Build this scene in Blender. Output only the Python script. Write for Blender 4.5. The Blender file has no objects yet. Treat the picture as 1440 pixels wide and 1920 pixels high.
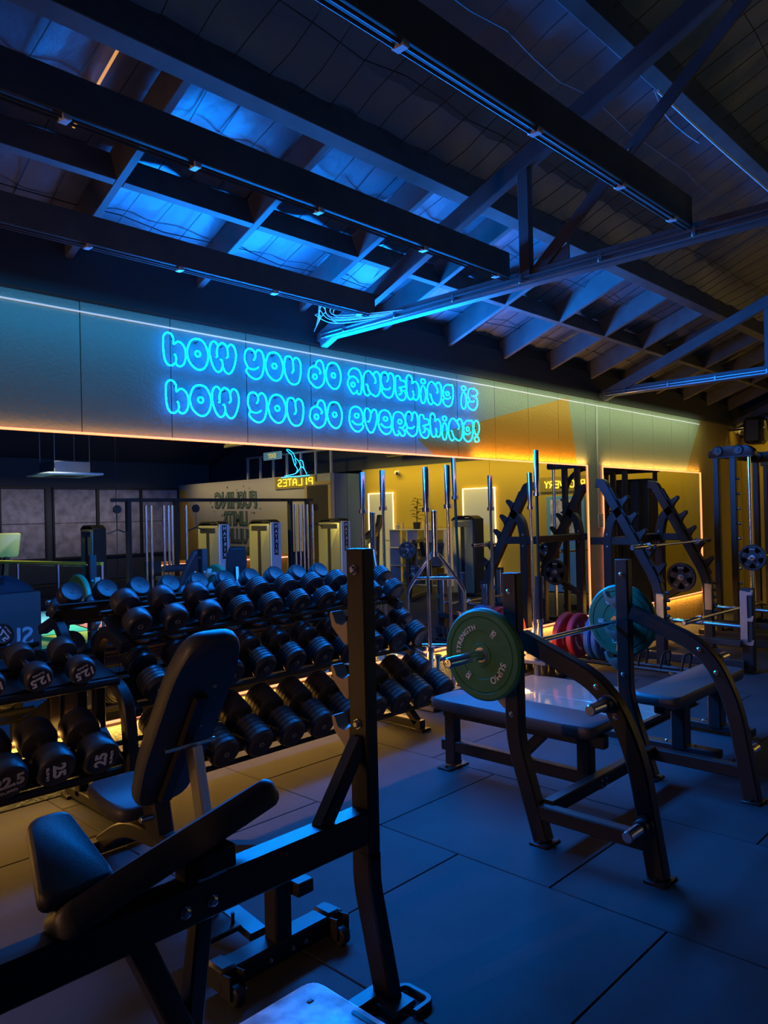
import bpy, math, random
from mathutils import Vector, Matrix
random.seed(7)
C = bpy.context.scene.collection
SC = bpy.context.scene

# ------------------------------------------------------------------ camera
cam_d = bpy.data.cameras.new('camera')
cam_d.sensor_fit = 'VERTICAL'; cam_d.sensor_height = 36.0; cam_d.sensor_width = 27.0
cam_d.lens = 1421.0 / 1920.0 * 36.0
cam_d.clip_start = 0.02
cam = bpy.data.objects.new('camera', cam_d); C.objects.link(cam)
_r = Vector((0.69270226, -0.72086138, -0.02285691)); _u = Vector((0.01217938, -0.01999546, 0.99972588)); _f = Vector((0.72112082, 0.69279077, 0.00507126))
cam.matrix_world = Matrix(((_r.x, _u.x, -_f.x, 0), (_r.y, _u.y, -_f.y, 0), (_r.z, _u.z, -_f.z, 1.59), (0, 0, 0, 1)))
SC.camera = cam

# ------------------------------------------------------------------ world, exposure
wd = bpy.data.worlds.new('night'); SC.world = wd; wd.use_nodes = True
wd.node_tree.nodes['Background'].inputs[0].default_value = (0.05, 0.2, 0.6, 1)
wd.node_tree.nodes['Background'].inputs[1].default_value = 0.003
SC.view_settings.view_transform = 'Standard'; SC.view_settings.look = 'None'
SC.view_settings.exposure = 0.0; SC.view_settings.gamma = 1.0; SC.view_settings.use_curve_mapping = False
SC.cycles.use_denoising = True
SC.cycles.max_bounces = 8; SC.cycles.diffuse_bounces = 3; SC.cycles.glossy_bounces = 6; SC.cycles.transmission_bounces = 6
SC.cycles.sample_clamp_indirect = 4.0
SC.cycles.caustics_refractive = False

# light levels
COOL = 12.0
END_FILL = 15.0
NEON = 1000.0        # sign tubes
BAR = 3.2          # visible diffuser of the warm strips
WARM_UP, WARM_DOWN = 4.0, 62.0   # the warm strips' own throw, watts

def area(name, loc, direction, sx, sy, power, col, spread=math.pi):
    l = bpy.data.lights.new(name, 'AREA'); l.shape = 'RECTANGLE'; l.size = sx; l.size_y = sy
    l.energy = power; l.color = col; l.spread = spread
    o = bpy.data.objects.new(name, l); C.objects.link(o); o.location = loc
    d = Vector(direction).normalized(); z = -d
    x = Vector((1, 0, 0)) if abs(d.x) < .9 else Vector((0, 1, 0))
    y = z.cross(x).normalized(); x = y.cross(z)
    o.rotation_euler = Matrix((x, y, z)).transposed().to_euler()
    return o

WARM = (1.0, 0.50, 0.10)
# the LED strips behind the mirrors' edges throw up the wall from the top edge and down it from the bottom edge
area('led_throw_top', (2.1, 4.43, 2.14), (0, .35, 1), 7.6, .012, WARM_UP * .28, WARM)
area('led_throw_top', (7.0, 4.42, 2.14), (0, .25, 1), 2.2, .012, WARM_UP * 1.3, WARM)
area('led_throw_top', (9.99, 4.42, 2.14), (0, .25, 1), 3.0, .012, WARM_UP * 1.3, WARM)
area('led_throw_bottom', (3.2, 4.435, .352), (0, -.6, -1), 9.8, .012, WARM_DOWN, WARM)
area('led_throw_bottom', (9.99, 4.435, .338), (0, -.6, -1), 3.0, .012, WARM_DOWN * .3, WARM)
# added wall fill floating under the bulkhead strip, bluish near and paler far
area('wall_fill_cool', (2.1, 4.20, 2.915), (0, .42, -1), 7.6, .02, COOL, (.0, .38, 1.0))
area('wall_fill_cool', (8.7, 4.20, 2.915), (0, .42, -1), 5.6, .02, COOL * .9, (.80, 1.0, .55))
# added lamp out of view at the near end wall, for warm side light
area('added_end_fill', (-2.54, 2.5, 1.2), (1, .05, -.12), .03, 1.6, END_FILL, (1.0, .50, .24), 1.7)
# added lamps, unseen, to brighten the hall behind and its reflection
area('added_wall_fill', (12.75, -1.6, 2.95), (.55, 0, -1), .06, 5.6, 42, (1.0, .72, .10), 2.2)
area('added_wall_fill', (12.75, 2.9, 2.95), (.55, 0, -1), .06, 2.8, 16, (1.0, .72, .10), 2.2)
area('added_wall_fill', (11.6, -8.0, 2.9), (.5, 0, -1), .06, 5.0, 22, (1.0, .74, .36), 2.2)
area('added_hall_fill', (8.6, -9.3, 3.1), (0, -1.9, -1.5), 5.0, .15, 9, (1.0, .84, .80), 1.1)
area('added_hall_fill', (4.8, -3.0, 4.3), (.02, 0, -1), .4, .4, 40, (.9, 1.0, .75), 1.0)
area('added_hall_fill', (5.4, -5.2, 4.4), (.85, .25, -.6), .3, 1.2, 70, (1.0, .76, .12), 1.3)

# ------------------------------------------------------------------ helpers
IDT = Matrix.Identity(4)
W = {}

class MB:
    def __init__(s): s.v = []; s.f = []; s.m = []
    def add(s, vs, fs, mi=0):
        n = len(s.v); s.v += [tuple(v) for v in vs]; s.f += [tuple(i + n for i in f) for f in fs]; s.m += [mi] * len(fs); return s
    def box(s, c, d, bev=0, R=None, mi=0):
        hx, hy, hz = d[0] / 2, d[1] / 2, d[2] / 2; c = Vector(c)
        R = R or Matrix.Identity(3)
        if bev <= 0:
            vs = [c + R @ Vector((x * hx, y * hy, z * hz)) for x in (-1, 1) for y in (-1, 1) for z in (-1, 1)]
            return s.add(vs, [(0, 1, 3, 2), (4, 6, 7, 5), (0, 4, 5, 1), (2, 3, 7, 6), (0, 2, 6, 4), (1, 5, 7, 3)], mi)
        b = min(bev, hx * .98, hy * .98, hz * .98); vs = []; ix = {}
        for x in (-1, 1):
            for y in (-1, 1):
                for z in (-1, 1):
                    for k in range(3):
                        e = [hx - b, hy - b, hz - b]; e[k] = (hx, hy, hz)[k]
                        ix[x, y, z, k] = len(vs); vs.append(c + R @ Vector((x * e[0], y * e[1], z * e[2])))
        fs = []
        for x in (-1, 1): fs.append([ix[x, y, z, 0] for y, z in ((-1, -1), (1, -1), (1, 1), (-1, 1))][::x])
        for y in (-1, 1): fs.append([ix[x, y, z, 1] for x, z in ((-1, -1), (-1, 1), (1, 1), (1, -1))][::y])
        for z in (-1, 1): fs.append([ix[x, y, z, 2] for x, y in ((-1, -1), (1, -1), (1, 1), (-1, 1))][::z])
        for x in (-1, 1):
            for y in (-1, 1):
                q = [ix[x, y, -1, 0], ix[x, y, -1, 1], ix[x, y, 1, 1], ix[x, y, 1, 0]]; fs.append(q[::x * y])
                q = [ix[x, -1, y, 0], ix[x, 1, y, 0], ix[x, 1, y, 2], ix[x, -1, y, 2]]; fs.append(q[::x * y])
                q = [ix[-1, x, y, 1], ix[-1, x, y, 2], ix[1, x, y, 2], ix[1, x, y, 1]]; fs.append(q[::x * y])
        for x in (-1, 1):
            for y in (-1, 1):
                for z in (-1, 1): fs.append([ix[x, y, z, 0], ix[x, y, z, 1], ix[x, y, z, 2]][::x * y * z])
        return s.add(vs, fs, mi)
    def sweep(s, path, sec, N=None, closed=False, caps=True, mi=0):
        """sec: [(a, b)] in (N, B); path: points; N: constant normal or None for a round tube"""
        P = [Vector(p) for p in path]; n = len(P); k = len(sec); vs = []
        fr = None
        for i in range(n):
            if closed: t0 = (P[i] - P[i - 1]).normalized(); t1 = (P[(i + 1) % n] - P[i]).normalized()
            else:
                t0 = (P[i] - P[i - 1]).normalized() if i else None
                t1 = (P[i + 1] - P[i]).normalized() if i < n - 1 else None
                t0 = t0 or t1; t1 = t1 or t0
            t = (t0 + t1)
            t = t.normalized() if t.length > 1e-6 else t1
            ca = max(.35, t.dot(t1))
            if N is not None:
                Nn = Vector(N); Nn = (Nn - t * Nn.dot(t)).normalized(); B = t.cross(Nn); sc = 1 / ca
            else:
                if fr is None:
                    a = Vector((0, 0, 1)) if abs(t.z) < .9 else Vector((1, 0, 0)); fr = (a - t * a.dot(t)).normalized()
                else: fr = (fr - t * fr.dot(t)).normalized()
                Nn = fr; B = t.cross(Nn); sc = 1
            for a, b in sec: vs.append(P[i] + Nn * a + B * b * sc)
        fs = []
        for i in range(n if closed else n - 1):
            j = (i + 1) % n
            for q in range(k): r = (q + 1) % k; fs.append((i * k + q, i * k + r, j * k + r, j * k + q))
        if caps and not closed: fs.append(tuple(range(k))[::-1]); fs.append(tuple((n - 1) * k + q for q in range(k)))
        return s.add(vs, fs, mi)
    def tube(s, path, r, n=8, closed=False, caps=True, mi=0):
        return s.sweep(path, [(r * math.cos(2 * math.pi * i / n), r * math.sin(2 * math.pi * i / n)) for i in range(n)], None, closed, caps, mi)
    def flex(s, path, r, closed=False):
        """light hose on the wall: the lit lens faces the room (-Y), the back half glows faintly onto the wall"""
        n0 = len(s.f); sec = [(r * math.cos(math.pi / 6 + math.pi / 3 * i), r * math.sin(math.pi / 6 + math.pi / 3 * i)) for i in range(6)]
        s.sweep(path, sec, (0, -1, 0), closed)
        for i in range(n0, len(s.f)):
            c = [sum(s.v[j][1] for j in s.f[i]) / len(s.f[i])]; y0 = path[0][1]
            s.m[i] = 0 if c[0] < y0 - r * .7 else 1 if c[0] < y0 - r * .3 else 2
        return s
    def bar(s, path, N, a, b, bev=.006, mi=0):
        """rectangular tube: a across N, b in the path's plane"""
        x, y = a / 2, b / 2; e = min(bev, x * .9, y * .9)
        sec = [(-x + e, -y), (x - e, -y), (x, -y + e), (x, y - e), (x - e, y), (-x + e, y), (-x, y - e), (-x, -y + e)]
        return s.sweep(path, sec, N, mi=mi)
    def lathe(s, prof, o, axis, n=24, mi=0, ref=None):
        """prof: [(r, h)] from one end to the other along axis"""
        o = Vector(o); A = Vector(axis).normalized(); X = Vector(ref) if ref else (Vector((0, 0, 1)) if abs(A.z) < .9 else Vector((1, 0, 0)))
        X = (X - A * X.dot(A)).normalized(); Y = A.cross(X); vs = []; fs = []; k = len(prof)
        for r, h in prof:
            for i in range(n): t = 2 * math.pi * i / n; vs.append(o + A * h + (X * math.cos(t) + Y * math.sin(t)) * r)
        for j in range(k - 1):
            for i in range(n): q = (i + 1) % n; fs.append((j * n + i, j * n + q, (j + 1) * n + q, (j + 1) * n + i))
        if prof[0][0] > 1e-6: fs.append(tuple(range(n))[::-1])
        if prof[-1][0] > 1e-6: fs.append(tuple((k - 1) * n + i for i in range(n)))
        return s.add(vs, fs, mi)
    def cyl(s, p0, p1, r, n=16, bev=0, mi=0):
        p0, p1 = Vector(p0), Vector(p1); L = (p1 - p0).length; b = min(bev, r * .5, L * .4)
        pr = [(r - b, 0), (r, b), (r, L - b), (r - b, L)] if b > 0 else [(r, 0), (r, L)]
        return s.lathe(pr, p0, p1 - p0, n, mi)
    def prism(s, poly, o, U, V, t, mi=0, bev=0):
        """poly in (U, V) at o, thickness t along U x V, centred"""
        o, U, V = Vector(o), Vector(U), Vector(V); Wv = U.cross(V).normalized(); n = len(poly)
        cx = sum(p[0] for p in poly) / n; cy = sum(p[1] for p in poly) / n
        if bev > 0:
            R = []
            ms = max(math.hypot(p[0] - cx, p[1] - cy) for p in poly)
            for h, k in ((-t / 2, bev), (-t / 2 + bev * .4, bev * .35), (-t / 2 + bev, 0), (t / 2 - bev, 0), (t / 2 - bev * .4, bev * .35), (t / 2, bev)):
                q = 1 - k / ms
                R.append([o + U * (cx + (p[0] - cx) * q) + V * (cy + (p[1] - cy) * q) + Wv * h for p in poly])
        else: R = [[o + U * p[0] + V * p[1] + Wv * h for p in poly] for h in (-t / 2, t / 2)]
        vs = [p for r in R for p in r]; fs = []
        for j in range(len(R) - 1):
            for i in range(n): q = (i + 1) % n; fs.append((j * n + i, j * n + q, (j + 1) * n + q, (j + 1) * n + i))
        fs.append(tuple(range(n))[::-1]); fs.append(tuple((len(R) - 1) * n + i for i in range(n)))
        return s.add(vs, fs, mi)
    def text(s, txt, size, o, U, V, depth=.001, align='C', mi=0, bold=0.0, sx=1.0):
        vs, fs, w, h = text_data(txt, bold); o, U, V = Vector(o), Vector(U), Vector(V); Wv = U.cross(V)
        x0 = {'C': -w / 2, 'L': 0, 'R': -w}[align]
        return s.add([o + U * ((v[0] + x0) * size * sx) + V * ((v[1] - .35) * size) + Wv * (v[2] * depth) for v in vs], fs, mi)
    def arc_text(s, txt, size, o, U, V, rad, a0, depth=.001, mi=0, bold=.012, gap=.12):
        """clockwise lettering, tops outward, centred on angle a0 (degrees from U)"""
        o, U, V = Vector(o), Vector(U), Vector(V)
        ws = [(.3 if ch == ' ' else text_data(ch, bold)[2]) * size + gap * size for ch in txt]; tot = sum(ws); a = math.radians(a0) + tot / rad / 2
        for ch, w in zip(txt, ws):
            m = a - w / rad / 2; a -= w / rad
            if ch == ' ': continue
            r = U * math.cos(m) + V * math.sin(m); t = U * math.sin(m) - V * math.cos(m)
            s.text(ch, size, o + r * rad, t, r, depth, mi=mi, bold=bold)
        return s

_TX = {}
def text_data(txt, bold=0.0):
    k = (txt, bold)
    if k not in _TX:
        cu = bpy.data.curves.new('tmp', 'FONT'); cu.body = txt; cu.size = 1; cu.extrude = 1.0; cu.offset = bold; cu.resolution_u = 3
        ob = bpy.data.objects.new('tmp', cu); me = bpy.data.meshes.new_from_object(ob)
        vs = [tuple(v.co) for v in me.vertices]; fs = [tuple(p.vertices) for p in me.polygons]
        x0 = min(v[0] for v in vs); x1 = max(v[0] for v in vs)
        vs = [(v[0] - x0, v[1], v[2]) for v in vs]
        _TX[k] = (vs, fs, x1 - x0, 1)
        bpy.data.objects.remove(ob); bpy.data.curves.remove(cu); bpy.data.meshes.remove(me)
    return _TX[k]

def fillet(path, r, n=6):
    P = [Vector(p) for p in path]; out = [P[0]]
    for i in range(1, len(P) - 1):
        a, b, c = P[i - 1], P[i], P[i + 1]; u = (a - b); v = (c - b)
        rr = r[i - 1] if isinstance(r, (list, tuple)) else r
        d = min(rr, u.length * .48, v.length * .48); p, q = b + u.normalized() * d, b + v.normalized() * d
        for k in range(n + 1): t = k / n; out.append(p * (1 - t) ** 2 + b * (2 * t * (1 - t)) + q * t * t)
    out.append(P[-1]); return out

def rrect(w, h, r, n=5):
    o = []
    for cx, cy, a in ((w / 2 - r, h / 2 - r, 0), (-w / 2 + r, h / 2 - r, 90), (-w / 2 + r, -h / 2 + r, 180), (w / 2 - r, -h / 2 + r, 270)):
        for k in range(n + 1): t = math.radians(a + 90 * k / n); o.append((cx + r * math.cos(t), cy + r * math.sin(t)))
    return o

def rpoly(pts, r, n=4):
    P = [Vector((p[0], p[1], 0)) for p in pts]; k = len(P); out = []
    for i in range(k):
        a, b, c = P[i - 1], P[i], P[(i + 1) % k]; u, v = a - b, c - b; d = min(r, u.length * .45, v.length * .45)
        p, q = b + u.normalized() * d, b + v.normalized() * d
        for j in range(n + 1): t = j / n; s = p * (1 - t) ** 2 + b * (2 * t * (1 - t)) + q * t * t; out.append((s.x, s.y))
    return out

def mesh_obj(name, mb, mats, inv=IDT, smooth=True):
    me = bpy.data.meshes.new(name)
    me.from_pydata([tuple(inv @ Vector(v)) for v in mb.v], [], mb.f)
    mats = mats if isinstance(mats, (list, tuple)) else [mats]
    for m in mats: me.materials.append(m)
    if len(mats) > 1:
        for p, i in zip(me.polygons, mb.m): p.material_index = i
    if smooth:
        me.shade_smooth(); me.set_sharp_from_angle(angle=math.radians(38))
    o = bpy.data.objects.new(name, me); C.objects.link(o); W[o.name] = inv
    return o

def tag(o, label=None, cat=None, group=None, kind=None):
    if label: o['label'] = label
    if cat: o['category'] = cat
    if group: o['group'] = group
    if kind: o['kind'] = kind
    return o

def thing(name, label, cat, loc=(0, 0, 0), group=None, rot=(0, 0, 0)):
    o = bpy.data.objects.new(name, None); C.objects.link(o); o.empty_display_size = .1
    o.location = loc; o.rotation_euler = rot
    from mathutils import Euler
    W[o.name] = (Matrix.Translation(loc) @ Euler(rot).to_matrix().to_4x4()).inverted()
    return tag(o, label, cat, group)

def part(parent, name, mb, mats, label=None, smooth=True, kind=None):
    o = mesh_obj(name, mb, mats, W[parent.name], smooth); o.parent = parent
    return tag(o, label, None, None, kind)

def solo(name, label, cat, mb, mats, loc=None, group=None, smooth=True):
    loc = loc or (sum(v[0] for v in mb.v) / len(mb.v), sum(v[1] for v in mb.v) / len(mb.v), min(v[2] for v in mb.v))
    inv = Matrix.Translation(loc).inverted(); o = mesh_obj(name, mb, mats, inv, smooth); o.location = loc
    return tag(o, label, cat, group)

def struct(name, mb, mats, parent=None, smooth=True):
    if parent: return part(parent, name, mb, mats, smooth=smooth)
    o = mesh_obj(name, mb, mats, IDT, smooth); return tag(o, kind='structure')

def dup(o, parent=None, loc=None, rot=None, label=None):
    c = o.copy(); C.objects.link(c)
    if parent: c.parent = parent
    if loc is not None: c.location = loc
    if rot is not None: c.rotation_euler = rot
    if label: c['label'] = label
    W[c.name] = IDT
    for ch in list(o.children): dup(ch, c)
    return c

# ------------------------------------------------------------------ materials
def mat(name, base, rough=.5, metal=0.0, emit=None, es=0.0, bump=0.0, bscale=200, var=0.0, vscale=4, spec=.5, alpha=1.0, coat=0.0, detail=4):
    m = bpy.data.materials.new(name); m.use_nodes = True; nt = m.node_tree; b = nt.nodes['Principled BSDF']
    b.inputs['Base Color'].default_value = (*base, 1); b.inputs['Roughness'].default_value = rough; b.inputs['Metallic'].default_value = metal
    b.inputs['Specular IOR Level'].default_value = spec; b.inputs['Coat Weight'].default_value = coat
    if emit: b.inputs['Emission Color'].default_value = (*emit, 1); b.inputs['Emission Strength'].default_value = es
    if bump or var: tc = nt.nodes.new('ShaderNodeTexCoord')
    if bump:
        n = nt.nodes.new('ShaderNodeTexNoise'); n.inputs['Scale'].default_value = bscale; n.inputs['Detail'].default_value = detail
        nt.links.new(tc.outputs['Object'], n.inputs['Vector']); bp = nt.nodes.new('ShaderNodeBump'); bp.inputs['Strength'].default_value = bump; bp.inputs['Distance'].default_value = .01
        nt.links.new(n.outputs['Fac'], bp.inputs['Height']); nt.links.new(bp.outputs[0], b.inputs['Normal'])
    if var:
        n = nt.nodes.new('ShaderNodeTexNoise'); n.inputs['Scale'].default_value = vscale; n.inputs['Detail'].default_value = 5
        nt.links.new(tc.outputs['Object'], n.inputs['Vector'])
        r = nt.nodes.new('ShaderNodeMapRange'); r.inputs[1].default_value = .3; r.inputs[2].default_value = .7; r.inputs[3].default_value = 1 - var; r.inputs[4].default_value = 1 + var
        nt.links.new(n.outputs['Fac'], r.inputs[0]); x = nt.nodes.new('ShaderNodeVectorMath'); x.operation = 'SCALE'; x.inputs[0].default_value = base
        nt.links.new(r.outputs[0], x.inputs['Scale']); nt.links.new(x.outputs[0], b.inputs['Base Color'])
    return m

M_FRAME = mat('black_powder_coat', (.020, .019, .018), .40, bump=.05, bscale=500, spec=.4)
M_STEEL = mat('roof_steel', (.065, .066, .07), .5, .0, var=.3, vscale=3)
M_PAD = mat('black_vinyl', (.05, .05, .053), .46, bump=.12, bscale=350, spec=.6)
M_RUBBER = mat('black_rubber', (.035, .035, .036), .42, bump=.04, bscale=400)
M_HEAD = mat('dumbbell_rubber', (.045, .045, .047), .38, bump=.03, bscale=300)
M_CHROME = mat('chrome', (.85, .85, .87), .2, 1.0)
M_BRUSH = mat('brushed_steel', (.6, .6, .62), .28, 1.0)
M_BOLT = mat('zinc_bolt', (.7, .7, .7), .25, 1.0)
M_TILE = mat('rubber_tile', (.038, .042, .046), .72, bump=.25, bscale=160, var=.18, vscale=3, spec=.3)
M_SUB = mat('floor_slab', (.06, .06, .06), .8)
M_MIRROR = mat('mirror_glass', (.82, .85, .86), .0, 1.0)
M_EDGE = mat('mirror_edge', (.15, .2, .2), .3)
M_TEXT = mat('white_print', (.92, .92, .92), .5)
M_GREEN = mat('green_bumper', (.04, .19, .085), .48, bump=.05, bscale=250, var=.12, vscale=12)
M_PINK = mat('red_bumper', (.55, .03, .06), .45)
M_BLUE = mat('blue_bumper', (.03, .14, .35), .45)
M_DARKWALL = mat('dark_paint', (.045, .05, .055), .7)
M_RAFTER = mat('rafter_timber', (.11, .11, .108), .6, var=.2, vscale=6)
M_FOIL = mat('roof_foil', (.20, .22, .25), .45, .3, bump=1.0, bscale=7, detail=6)
M_WIRE = mat('wire', (.03, .03, .03), .5)
M_PLUG = mat('black_plastic', (.02, .02, .02), .5)
M_WHITE = mat('white_plastic', (.7, .7, .7), .45)
M_YELLOW = mat('yellow_paint', (.42, .30, .04), .7, bump=.1, bscale=120)
M_LEDW = mat('strip_light_white', (.8, .8, .8), .4, emit=(.75, .85, 1.0), es=.45)
M_LED = mat('strip_light_warm', (.8, .6, .4), .4, emit=(1.0, .22, .075), es=BAR)
M_NEON = mat('neon_tube_blue', (.2, .6, .8), .3, emit=(.0, .21, 1.0), es=NEON)
M_NEONSIDE = mat('neon_tube_side', (.1, .3, .4), .4, emit=(.0, .19, 1.0), es=NEON * .02)
M_NEONBACK = mat('neon_tube_back', (.03, .12, .2), .4, emit=(.0, .17, 1.0), es=NEON * .0065)  # glow added to the tube back, for the halo on the wall
M_NEONY = mat('neon_tube_yellow', (.8, .6, .1), .3, emit=(1.0, .62, .02), es=4)
M_NEONB = mat('neon_tube_cyan', (.2, .6, .8), .3, emit=(.0, .45, 1.0), es=4)

# ================================================================== STRUCTURE
YW, XR, YF, XL = 4.46, 13.3, -11.4, -2.6
def wall_paint():
    m = bpy.data.materials.new('painted_wall'); m.use_nodes = True; nt = m.node_tree; L = nt.links.new; b = nt.nodes['Principled BSDF']
    b.inputs['Roughness'].default_value = .5
    g = nt.nodes.new('ShaderNodeNewGeometry'); s = nt.nodes.new('ShaderNodeSeparateXYZ'); L(g.outputs['Position'], s.inputs[0])
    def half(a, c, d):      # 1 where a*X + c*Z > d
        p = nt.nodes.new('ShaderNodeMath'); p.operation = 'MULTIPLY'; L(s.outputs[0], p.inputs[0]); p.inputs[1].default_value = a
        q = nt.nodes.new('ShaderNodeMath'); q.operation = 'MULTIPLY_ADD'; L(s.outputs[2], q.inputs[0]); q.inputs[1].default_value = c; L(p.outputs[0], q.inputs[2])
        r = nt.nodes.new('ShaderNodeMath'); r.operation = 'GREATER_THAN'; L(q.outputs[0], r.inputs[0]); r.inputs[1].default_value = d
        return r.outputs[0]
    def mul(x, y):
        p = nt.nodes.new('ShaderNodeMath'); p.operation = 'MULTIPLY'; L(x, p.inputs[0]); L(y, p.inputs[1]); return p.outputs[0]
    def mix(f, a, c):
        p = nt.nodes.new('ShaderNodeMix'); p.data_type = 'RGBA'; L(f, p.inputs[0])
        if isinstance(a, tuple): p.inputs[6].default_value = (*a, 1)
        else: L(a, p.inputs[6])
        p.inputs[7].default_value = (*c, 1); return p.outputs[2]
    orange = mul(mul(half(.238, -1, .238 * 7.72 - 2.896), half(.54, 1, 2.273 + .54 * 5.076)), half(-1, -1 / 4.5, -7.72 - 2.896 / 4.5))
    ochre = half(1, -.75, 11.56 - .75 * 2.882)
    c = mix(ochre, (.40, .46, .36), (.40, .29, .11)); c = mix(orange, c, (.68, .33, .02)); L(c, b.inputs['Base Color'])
    n = nt.nodes.new('ShaderNodeTexNoise'); n.inputs['Scale'].default_value = 55; n.inputs['Detail'].default_value = 3; L(g.outputs['Position'], n.inputs['Vector'])
    bp = nt.nodes.new('ShaderNodeBump'); bp.inputs['Strength'].default_value = .7; bp.inputs['Distance'].default_value = .012; L(n.outputs['Fac'], bp.inputs['Height']); L(bp.outputs[0], b.inputs['Normal'])
    return m
M_WALL = wall_paint()

# floor slab with running-bond rubber tiles
fl = MB(); fl.box(((XR + XL) / 2, (YW + YF) / 2, -.07), (XR - XL + .4, YW - YF + .4, .1)); FLOOR = struct('floor', fl, M_SUB, smooth=False)
tm = MB(); tm.box((0, 0, -.011), (.997, .997, .022), .004); tile0 = None
for k in range(-4, 12):
    x0 = .78 + k + .5
    for j in range(-11, 5):
        y0 = (2.24 if k % 2 == 1 else 2.75) + (j - 2) + .5
        if y0 - .5 > YW - .05 or x0 > XR or x0 < XL or y0 < -8.2: continue
        cut = y0 + .497 > YW - .01
        if cut:
            h = YW - .012 - (y0 - .497); t = MB(); t.box((x0, y0 - .497 + h / 2, -.011), (.997, h, .022), .004); part(FLOOR, 'rubber_tile', t, M_TILE, smooth=False)
        else:
            if tile0 is None:
                tile0 = part(FLOOR, 'rubber_tile', tm, M_TILE, smooth=False); tile0.location = (x0, y0, 0)
            else:
                c = tile0.copy(); C.objects.link(c); c.location = (x0, y0, 0)

# mirror wall: cement panels
wb = MB(); wb.box(((XR + XL) / 2, YW + .11, 1.7), (XR - XL + .3, .18, 3.5)); WALL = struct('wall_back', wb, M_DARKWALL, smooth=False)
x = 2.038 - .607 * 7
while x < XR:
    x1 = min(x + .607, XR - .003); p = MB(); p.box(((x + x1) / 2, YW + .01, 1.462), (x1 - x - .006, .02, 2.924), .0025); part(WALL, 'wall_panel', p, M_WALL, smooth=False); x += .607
p = MB(); p.box(((XR + XL) / 2, YW - .005, 3.085), (XR - XL, .05, .31), .004); part(WALL, 'bulkhead', p, M_DARKWALL, smooth=False)
p = MB(); p.box(((XR + XL) / 2, YW + .0, 2.93), (XR - XL, .03, .012), .002); part(WALL, 'top_batten', p, M_DARKWALL, smooth=False)

# end wall with the doors, the black upper part runs up to the roof
w = MB(); w.box((XR + .08, (YW - 4.6) / 2, 1.375), (.16, YW + 4.6, 2.75)); WR = struct('wall_right', w, M_YELLOW, smooth=False)
w = MB(); w.prism([(YW, 2.75), (YW, 3.2), (-3.4, 6.3), (YF, 3.2), (YF, 2.75)], (XR + .1, 0, 0), (0, 1, 0), (0, 0, 1), .1); part(WR, 'upper_wall', w, M_DARKWALL, smooth=False)
w = MB(); w.box((12.28, -8.0, 1.325), (.16, 6.86, 2.65)); WP = struct('wall_partition', w, mat('grey_render', (.34, .32, .28), .75, bump=.15, bscale=60), smooth=False)
w = MB(); w.box((12.78, -4.61, 1.325), (.9, .1, 2.65)); part(WP, 'return_panel', w, mat('slate_blue_paint', (.05, .10, .2), .7), smooth=False)
w = MB(); w.prism([(-11.4, 0), (-9.9, 0), (-11.0, 2.5), (-11.4, 2.5)], (12.195, 0, 0), (0, 1, 0), (0, 0, 1), .006); part(WP, 'painted_wedge', w, mat('amber_paint', (.55, .33, .05), .7), smooth=False)
w = MB(); w.prism([(-5.25, 0), (-4.57, 0), (-4.57, 2.6), (-5.5, 2.2)], (12.196, 0, 0), (0, 1, 0), (0, 0, 1), .006); part(WP, 'painted_wedge', w, mat('sage_paint', (.32, .38, .30), .7), smooth=False)
# open stud frame above the partition
for i in range(7):
    w = MB(); w.box((12.3, -8.0 + i * .56, 2.93), (.05, .06, .56), .004); part(WP, 'stud', w, M_BRUSH if False else mat('pale_stud', (.35, .34, .33), .7) if i == 0 else bpy.data.materials['pale_stud'], smooth=False)
w = MB(); w.box((12.3, -6.3, 3.23), (.05, 3.5, .05), .004); part(WP, 'top_plate', w, bpy.data.materials['pale_stud'], smooth=False)
w = MB(); w.box(((XR + XL) / 2, YF - .08, 1.7), (XR - XL, .16, 3.4)); WF = struct('wall_front', w, M_DARKWALL, smooth=False)
w = MB(); w.box((XL - .08, (YW + YF) / 2, 3.0), (.16, YW - YF, 6.0)); struct('wall_left', w, M_DARKWALL, smooth=False)

# windows of the opposite wall, dark fabric blinds drawn down
M_BLIND = mat('dark_blind', (.30, .27, .29), .6, var=.35, vscale=5); M_WFRAME = mat('window_frame', (.02, .02, .022), .5)
for i, (a, b_) in enumerate(((5.9, 7.02), (7.12, 8.21), (8.46, 9.61), (9.70, 10.92), (11.0, 12.15))):
    f = MB(); zz = (.68, 2.5)
    f.box(((a + b_) / 2, YF + .03, zz[1] + .03), (b_ - a + .1, .06, .06), .005); f.box(((a + b_) / 2, YF + .03, zz[0] - .03), (b_ - a + .1, .06, .06), .005)
    for xx in (a - .025, b_ + .025): f.box((xx, YF + .03, 1.59), (.05, .06, 1.82), .005)
    wn = struct('window_%d' % (i + 1), f, M_WFRAME, smooth=False)
    g = MB(); g.box(((a + b_) / 2, YF + .004, 1.59), (b_ - a, .006, 1.82)); part(wn, 'pane', g, mat('window_glass', (.02, .02, .03), .05) if i == 0 else bpy.data.materials['window_glass'], smooth=False)
    g = MB()
    for q in range(2): g.box(((a + b_) / 2, YF + .022, 1.13 + q * .92), (b_ - a - .02, .006, .905), .001)
    part(wn, 'blind', g, M_BLIND, smooth=False)

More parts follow.
